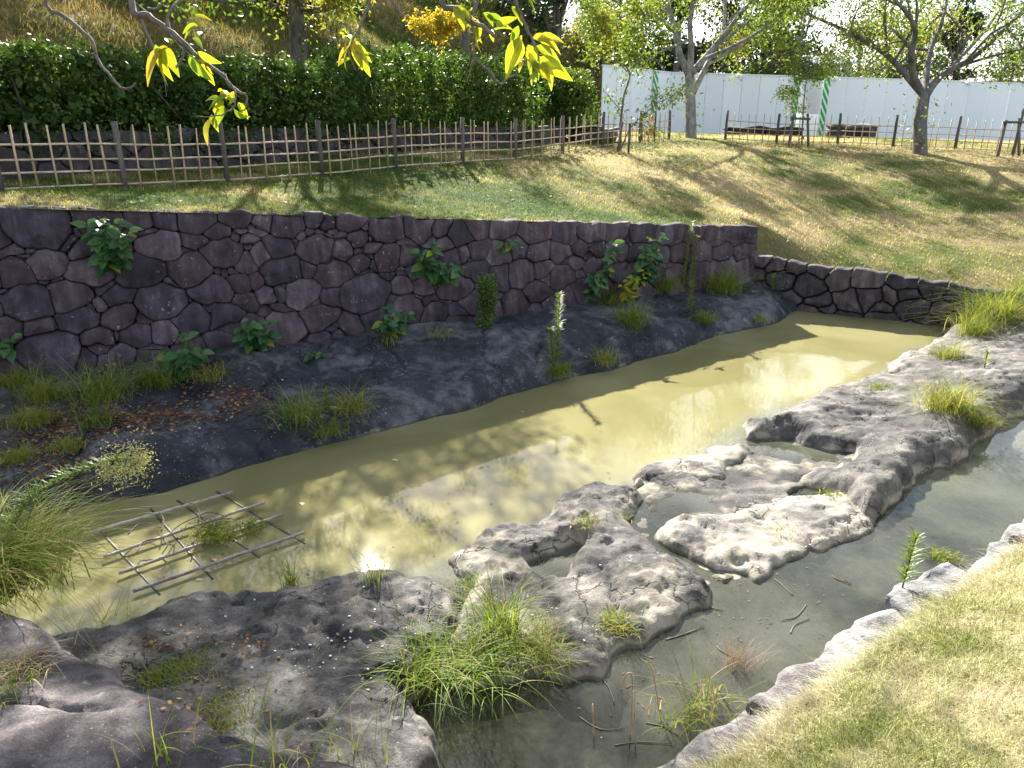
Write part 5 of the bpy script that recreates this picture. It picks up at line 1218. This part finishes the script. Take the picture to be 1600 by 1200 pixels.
# far side
for u, v, n, H, lab, tn in ((30, 720, 420, .26, 'brown-green scrubby weeds at the picture edge above the long grass', .8), (70, 620, 300, .3, 'dull mixed weeds under the wall at the picture edge', .7), (330, 590, 160, .26, 'dry pale grass beside the bushy broad-leaved plant', .9), (950, 470, 220, .34, 'dark grass below the climbing plants on the far wall', .4), (1040, 450, 240, .4, 'grass mass at the foot of the wall between climbing plants and tall stalks', .45), (160, 622, 260, .52, 'arching long grass clump at the foot of the wall below the first leafy plant', .5), (245, 600, 180, .42, 'dark grass tuft beside the bushy broad-leaved plant at the wall foot', .4), (150, 660, 90, .30, 'small grass tuft hanging on the upper apron edge', .45),
    (470, 655, 200, .42, 'fan of green grass on the apron above the water', .45), (545, 640, 160, .34, 'drier grass tuft on the apron next to the fan-shaped tuft', .7), (510, 675, 200, .25, 'mossy grass trailing down the apron to the water', .55), (1128, 455, 420, .62, 'large spraying grass clump at the far end of the tall wall', .5),
    (985, 505, 200, .5, 'grass clump around the reddish stalk on the far apron', .45), (945, 565, 170, .28, 'low yellowish grass tuft at the far water edge', .65), (870, 582, 420, .22, 'rounded green grass cushion at the water edge below the single tall stalk', .5),
    (605, 535, 60, .28, 'small grass tuft at the wall foot in mid wall', .45), (690, 525, 60, .22, 'thin dry grass at the wall foot beside the mossy shrub', .75), (1185, 500, 110, .2, 'small sunlit grass tuft on the pale tip of the far apron', .7), (1100, 500, 200, .25, 'green trailing grass strip on the far apron', .45),
    (1300, 445, 130, .42, 'dry grass hanging over the end wall', .85), (1355, 450, 120, .38, 'second dry tuft hanging over the end wall, further from the corner', .85), (1560, 500, 460, .75, 'long grass mass at the end of the low far wall', .6), (1520, 520, 260, .6, 'long grass leaning over the water at the far wall end', .6), (1600, 480, 380, .8, 'tall grass at the picture edge by the far wall', .55),
    (1483, 560, 200, .38, 'upright grass tuft in the crack of the far ridge', .65), (1480, 640, 420, .48, 'large bright grass tuft on the ridge beside the channel', .7), (1530, 660, 260, .2, 'low green cushion at the ridge edge over the channel', .6), (1375, 608, 120, .14, 'small dark grass patch on the ridge near the pond', .4),
    (920, 815, 110, .14, 'small tuft on top of the mottled outcrop', .65), (965, 975, 260, .17, 'mossy yellow grass along the outcrop edge over the channel', .7), (857, 990, 60, .26, 'small upright green tuft on the outcrop by the large clump', .4), (1225, 830, 50, .12, 'tiny dry tuft on the sand-coloured rock', .85), (1300, 775, 140, .10, 'low mossy strip along the ridge crest', .65), (970, 805, 60, .10, 'tiny green sprig on the outcrop shoulder', .4),
    (1100, 1105, 60, .42, 'reedy grass at the near channel edge by the kerb stones', .6), (1060, 1130, 34, .45, 'sparse pale reeds leaning over the clear channel', .8), (1345, 915, 130, .14, 'low grey-green weed patch in the shallow channel', .5), (1475, 870, 260, .12, 'thin grass strip along the kerb near the picture edge', .6),
    (50, 660, 320, .24, 'brownish undergrowth on the shaded apron near the picture edge', .75), (25, 600, 200, .3, 'shaded mixed weeds at the wall foot by the picture edge', .6), (105, 700, 240, .22, 'tangle of dull weeds above the ledge', .65), (125, 800, 120, .14, 'dark green sprigs on the ledge at the water', .3)):
    k_ = 1.4 if v < 700 else 1.0
    tuft(lab, u, v, int(n * k_), H * k_, .05 + .12 * H * k_, .006 + .003 * H, tone=tn, mixdry=.16)
tuft('leafy moss patch in the gap between near capstone and slab', 285, 1050, 900, .10, .13, .008, (.2, .9), (.1, .8), 'moss', 'moss_patch', .55, cat='moss', segs=3)
tuft('dry moss patch trailing down beside the near capstone', 345, 1115, 500, .08, .10, .006, (.2, .9), (.1, .8), 'moss', 'moss_patch', .8, cat='moss', segs=3)
tuft('dark mossy cushion at the top of the outcrop beside the large grass clump', 740, 915, 500, .07, .08, .006, (.2, .9), (.1, .8), 'moss', 'moss_patch', .15, cat='moss', segs=3)
tuft('pinkish dry bush of fine stems at the near channel edge', 1155, 1040, 150, .34, .06, .003, (.0, .5), (.05, .6), 'drybush', 'dry_bush', .5, cat='bush')

def leafy(label, u, v, H, Wd, nl, L, nst=3, me='broad', base=None, out=None, droop=0.0, name='leafy_plant', stemmat='rodleaf'):
    nl = int(nl * 1.5); H *= 1.12
    b = hit(u, v) if base is None else np.array(base); root = empty(name, b, label, 'plant'); tb_ = Tubes(); o_ = np.array([*(wnrm if out is None else out), 0])
    side = np.array([wdir[0], wdir[1], 0]); paths = []
    for q in range(nst):
        f = (q - (nst - 1) / 2) / max(nst - 1, 1)
        e = o_ * (.18 * H + jit(.05) + .08) + side * (f * Wd + jit(.03)) + np.array([0, 0, H * R.uniform(.75, 1.05) * (1 - .35 * abs(f))])
        pth = path_smooth([np.zeros(3), e * .45 + o_ * .06, e], 4); paths.append(pth); tb_.add(pth, np.linspace(.007, .003, len(pth)), 5)
    obj('stem', tb_.mesh('stem', M[stemmat]), root)
    for k in range(nl):
        pth = paths[k % nst]; f = R.uniform(.22, 1.0); p_ = pth[int(f * (len(pth) - 1))] + R.normal(size=3) * .012; a = k * 2.4 + R.random()
        d = side * math.cos(a) + o_ * (abs(math.sin(a)) * .9 + .1) * (1 if math.sin(a) > -.6 else -.3) + np.array([0, 0, R.uniform(-.35, .35) + (.4 if f > .9 else 0)])
        d = d + np.array([0, 0, -.25]); leaf(root, LM[me] if R.random() > .04 else LM['yel'], p_ + d * .02, d, (o_[0] * .8 + jit(.3), o_[1] * .8 + jit(.3), .8), 1.25 * L * R.uniform(.65, 1.2) * (1 - .35 * (f > .92)))
    return root
leafy('broad-leaved plant sprouting from high on the wall, tips lit by the sun', 178, 422, .70, .50, 62, .15, 4)
leafy('broad-leaved plant drooping down the wall mid-way along it, upper leaves sunlit', 662, 432, .62, .30, 40, .15, 3)
leafy('lower leafy shoots beside the drooping mid-wall plant', 690, 440, .30, .34, 26, .14, 3)
leafy('tiny leafy sprig high on the wall alone', 788, 390, .22, .14, 12, .11, 2)
leafy('bushy bright green plant at the wall foot among grass', 290, 578, .48, .36, 40, .16, 4)
leafy('dark green leafy plant at the wall foot with many small tiers', 398, 545, .56, .34, 44, .14, 4)
leafy('low blue-green leafy plant at the wall foot in mid wall', 608, 520, .38, .40, 34, .13, 4)
leafy('leafy plant growing up the wall behind the yellow bramble', 1000, 440, .95, .42, 50, .17, 3)
leafy('thin leafy shoot climbing the wall before the yellow bramble', 940, 440, .82, .14, 26, .13, 2)
leafy('small drooping leafy plant on the wall before the bramble', 922, 462, .45, .18, 22, .13, 2)
leafy('small leafy plant cut by the picture edge on the wall', 2, 552, .22, .22, 12, .13, 2)
leafy('tiny leafy sprig at the apron top below the dark leafy plant', 490, 555, .12, .26, 14, .08, 3)
leafy('yellow-green bramble shoot in sunlight before the far wall', 975, 470, .55, .40, 34, .12, 3, 'yel', out=wnrm)
# mossy dense shrub against the wall
b = hit(762, 508); L = [(b[0] + jit(.05), b[1] + jit(.05), b[2] + .1 + .11 * k, .17, .15, .14) for k in range(6)]
shrub('fine_leaved_shrub', 'fine-leaved dark green shrub pressed against the wall', 'shrub', L, 2600, .04, 'hedgelight', b, stems=3, stem_r=.008)
# dark ivy at the wall end corner
b = hit(1225, 440); L = [(b[0] + .12 * k - .2, b[1] - .05 * k, b[2] + .05 + .1 * (k % 3), .22, .2, .2) for k in range(7)]
shrub('ivy_mass', 'dark trailing greenery in the corner where the two walls meet', 'shrub', [(*q[:3], .3, .28, .26) for q in L], 4200, .06, 'hedge', b, stems=4, stem_r=.008)

def goldenrod(label, u, v, H, lean=(0, 0), n=None, tone=.55, base=None, wd=.055, path=None, name='goldenrod'):
    b = hit(u, v) if base is None else np.array(base)
    root = empty(name, b, label, 'plant'); pth = path_smooth([np.zeros(3), np.array([lean[0] * .4, lean[1] * .4, H * .5]), np.array([lean[0], lean[1], H])], 6) if path is None else path - b
    tb_ = Tubes(); tb_.add(pth, np.linspace(.007, .003, len(pth)), 5); obj('stem', tb_.mesh('stem', M['twig']), root)
    n = n or int(150 * H); f = R.uniform(.12, 1, n); k = f * (len(pth) - 1); i = np.minimum(k.astype(int), len(pth) - 2); P = pth[i] + (pth[i + 1] - pth[i]) * (k - i)[:, None]
    V, F, r = blades(P, R.random(n) * 6.283, wd * R.uniform(.7, 1.4, n) * (1.15 - .45 * f), .011 * R.uniform(.7, 1.3, n), R.uniform(.5, 1.0, n), R.uniform(.2, .9, n), 3, .15, np.clip(tone + R.normal(size=n) * .2, 0, 1))
    obj('foliage', mesh('foliage', V, F, M['rodleaf'], attrs={'rnd': r}), root); return root
for a in (('single tall goldenrod stalk standing over the water edge cushion', 870, 570, .95, (.02, 0), 240), ('shorter goldenrod stalk beside the single tall one', 864, 572, .5, (-.05, 0), 120), ('reddish goldenrod stalk in the far apron grass', 988, 520, .52, (0, 0), 110),
          ('short goldenrod stalk next to the reddish one', 994, 525, .34, (.03, 0), 70), ('tall goldenrod stalk rising in front of the wall near its end', 1066, 455, 1.15, (.1, .05), 230), ('second tall goldenrod by the wall end, slightly shorter', 1078, 458, .95, (.06, .0), 190),
          ('leafy goldenrod on the far apron below the two tall stalks', 1078, 490, .5, (.0, 0), 150), ('small goldenrod at the corner of the far apron', 1207, 455, .3, (0, 0), 60), ('small goldenrod by the ivy in the wall corner', 1245, 462, .3, (0, 0), 60),
          ('lone bright goldenrod standing by the near kerb stones', 1410, 918, .40, (.03, 0), 120), ('small goldenrod sprig on the far ridge', 1538, 575, .22, (0, 0), 50), ('small weed stalk on the apron among the grass fan', 512, 640, .22, (0, 0), 50), ('pale leafy weed stalk below the wall-foot grass', 150, 655, .36, (0, 0), 90)):
    goldenrod(a[0], a[1], a[2], a[3] * 1.12, a[4], int(a[5] * 1.7), wd=.085, tone=.7)
# long leaning goldenrod with pale plume over the water
pth = path_smooth([at(5, 880, 4.9), at(30, 805, 5.0), at(70, 764, 5.1), at(120, 741, 5.2), at(160, 728, 5.2), at(185, 722, 5.2)], 6)
g = goldenrod('long leaning goldenrod stem with pale flower plume reaching over the dark water', 0, 0, 1, base=pth[0], path=pth, n=260, wd=.085, tone=.55)
n = 1500; f = R.random(n); a = at(165, 732, 5.2); e = at(225, 715, 5.2); P = a + (e - a) * f[:, None] + R.normal(size=(n, 3)) * np.array([.05, .06, .055]) * (.35 + 1.1 * np.sin(f * 3.1))[:, None]
V, F, r = leaf_cards(P - pth[0], R.uniform(.012, .03, n), .2, .4); obj('flower_plume', mesh('flower_plume', V, F, M['flower'], False, {'rnd': r}), g)
tw = Tubes()
for k in range(26):
    q = P[R.integers(0, n)]; s_ = pth[R.integers(len(pth) - 8, len(pth))]; tw.add([s_ - pth[0], (s_ + q) / 2 - pth[0] + R.normal(size=3) * .01, q - pth[0]], .0016, 4)
obj('flower_stalks', tw.mesh('flower_stalks', M['rodleaf']), g)
# dead bent stems in the channel
tw = Tubes()
for pts in ([(985, 1150, 0), (988, 1060, .4), (975, 1062, .42), (978, 1100, .3)], [(995, 1165, 0), (990, 1080, .35)], [(930, 1150, 0), (926, 1100, .25)], [(1035, 1120, .0), (1020, 1050, .3), (1002, 1030, .35)]):
    P = []
    b0 = atz(pts[0][0], pts[0][1], 0); tt = np.linalg.norm(b0[:2])
    for u, v, z_ in pts:
        r_ = ray(u, v); P.append(r_ * (b0[1] / r_[1]) + [0, 0, CAM_H])
    P[0][2] = -.1; tw.add(path_smooth(P, 4), .0045, 5)
obj('dead_reed', tw.mesh('dead_reed', M['bamboo']), label='bent dry straw reed standing in the clear channel', cat='reed')

# ------------------------------------------------------------------ litter
def litter(name, label, regs, size, mat, zoff=.008, cat='leaf litter', flat=.9):
    P = []
    for u, v, su, sv_, n in regs:
        for _ in range(n): P.append(hit(u + R.normal() * su, v + R.normal() * sv_))
    P = np.array(P) + [0, 0, zoff]; n = len(P)
    V, F, r = leaf_cards(P, R.uniform(.5, 1.3, n) * size, 2.0, .6); 
    c = np.repeat(P, 4, 0); V[:, 2] = c[:, 2] + (V[:, 2] - c[:, 2]) * .5 + np.abs(R.normal(size=len(V))) * .004
    obj(name, mesh(name, V, F, M[mat], False, {'rnd': r}), label=label, cat=cat, kind='stuff')
litter('fallen_leaves', 'brown fallen leaves gathered on the shaded apron', ((60, 680, 50, 35, 900), (90, 730, 40, 20, 400), (160, 660, 60, 14, 600), (260, 650, 60, 10, 600), (370, 625, 30, 10, 420), (300, 590, 60, 12, 250), (200, 600, 60, 10, 250), (880, 560, 60, 20, 30), (520, 650, 40, 20, 160), (700, 540, 200, 12, 90)), .055, 'litter')
litter('bark_flakes', 'brown flakes and leaves lying on the broad slab', ((390, 1015, 28, 10, 60), (250, 1005, 30, 10, 60), (470, 1060, 90, 40, 40), (300, 1090, 40, 25, 60), (560, 960, 80, 30, 20)), .035, 'litter')
litter('grass_leaves', 'fallen leaves scattered over the slope below the fence', ((300, 310, 250, 8, 60), (800, 290, 250, 30, 90), (1300, 380, 200, 50, 70)), .09, 'litter')
M['pebble'] = m_plain('white_pebble', (.5, .5, .5), (.75, .75, .73), 20, .7, .2)
V_, F_ = [], []
for u, v, su, sv_, n in ((540, 1010, 70, 45, 26), (400, 990, 90, 40, 14), (480, 620, 160, 40, 16), (250, 640, 60, 20, 8), (900, 960, 60, 40, 16), (1250, 860, 60, 30, 14)):
    for _ in range(n):
        p_ = hit(u + R.normal() * su, v + R.normal() * sv_); v2, f2 = rough_block(1, .8, .55, R.integers(0, 99), 3); b = len(V_) ; s_ = R.uniform(.008, .018)
        off = len(V_); V_ += list(v2 * s_ * .9 + p_ + [0, 0, s_ * .2]); F_ += [tuple(i + off for i in f) for f in f2]
obj('pebbles', mesh('pebbles', V_, F_, M['pebble']), label='small white pebbles strewn over the rocks', cat='pebbles', kind='stuff')

# drift: dark bits and straws lying in the channel and along the pond edge
P = np.array([atz(R.normal(u, su), R.normal(v, sv_), .004) for u, v, su, sv_, n in ((1000, 1080, 60, 40, 60), (1240, 930, 70, 40, 70), (1150, 960, 60, 40, 40), (1130, 790, 60, 25, 50), (1400, 830, 60, 40, 40), (560, 830, 120, 60, 30), (820, 700, 120, 40, 25), (330, 860, 70, 30, 40)) for _ in range(n)])
V, F, r = leaf_cards(P, R.uniform(.015, .05, len(P)), 2.0, .35); c = np.repeat(P, 4, 0); V[:, 2] = c[:, 2] + np.abs(V[:, 2] - c[:, 2]) * .12
obj('drift_litter', mesh('drift_litter', V, F, M['litter'], False, {'rnd': r * .35}), label='scattered dark leaf bits drifting on the channel and pond', cat='leaf litter', kind='stuff')
tw = Tubes()
for u, v, du, dv in ((905, 1120, 70, 18), (960, 1165, 90, -4), (880, 1080, 40, -30), (1040, 1000, 60, -22), (1210, 905, 30, 26), (1260, 945, -40, 24), (1300, 900, 30, 12), (1120, 1010, 40, 22), (940, 1060, 20, 40), (1080, 940, 50, 14), (1235, 990, 30, -24), (1010, 1130, 50, 20)):
    a_, b_ = atz(u, v, .002), atz(u + du, v + dv, .008); m_ = (a_ + b_) / 2 + [jit(.03), jit(.03), .0]; tw.add(path_smooth([a_, m_, b_], 4), np.linspace(.006, .003, 9), 5)
obj('drift_straw', tw.mesh('drift_straw', M['drowned']), label='thin dark straws and twigs lying in the clear channel', cat='straw', kind='stuff')

# straw and green blades spilling over the kerb stones from the near bank
n = 5200; q_ = R.uniform(e_s[0], 10.5, n); q_ = e_s[0] + (q_ - e_s[0]) * R.uniform(.3, 1, n); nn = np.interp(q_, e_s, e_n) + R.normal(size=n) * .05 - .12 + .10 * fbm(q_, 0 * q_, 3, 2.5, 3)
X_, Y_ = xy(q_, nn); Z_ = np.array([ground_z(a, b) for a, b in zip(X_, Y_)])
az = np.arctan2(ndir[1], ndir[0]) + R.normal(size=n) * .8
V, F, r = blades(np.stack([X_, Y_, Z_ - .005], 1), az, R.uniform(.05, .16, n) * (.6 + .5 * R.random(n)), np.full(n, .0035), R.uniform(.2, 1.0, n), R.uniform(.4, 1.3, n), 3, .15, np.clip(.7 + .25 * fbm(q_, 0 * q_, 8, 1.5, 2) + R.normal(size=n) * .18, 0, 1))
obj('kerb_grass', mesh('kerb_grass', V, F, M['banklawn'], attrs={'rnd': r}), label='ragged straw-coloured grass fringe spilling over the near kerb stones', cat='grass', kind='stuff')
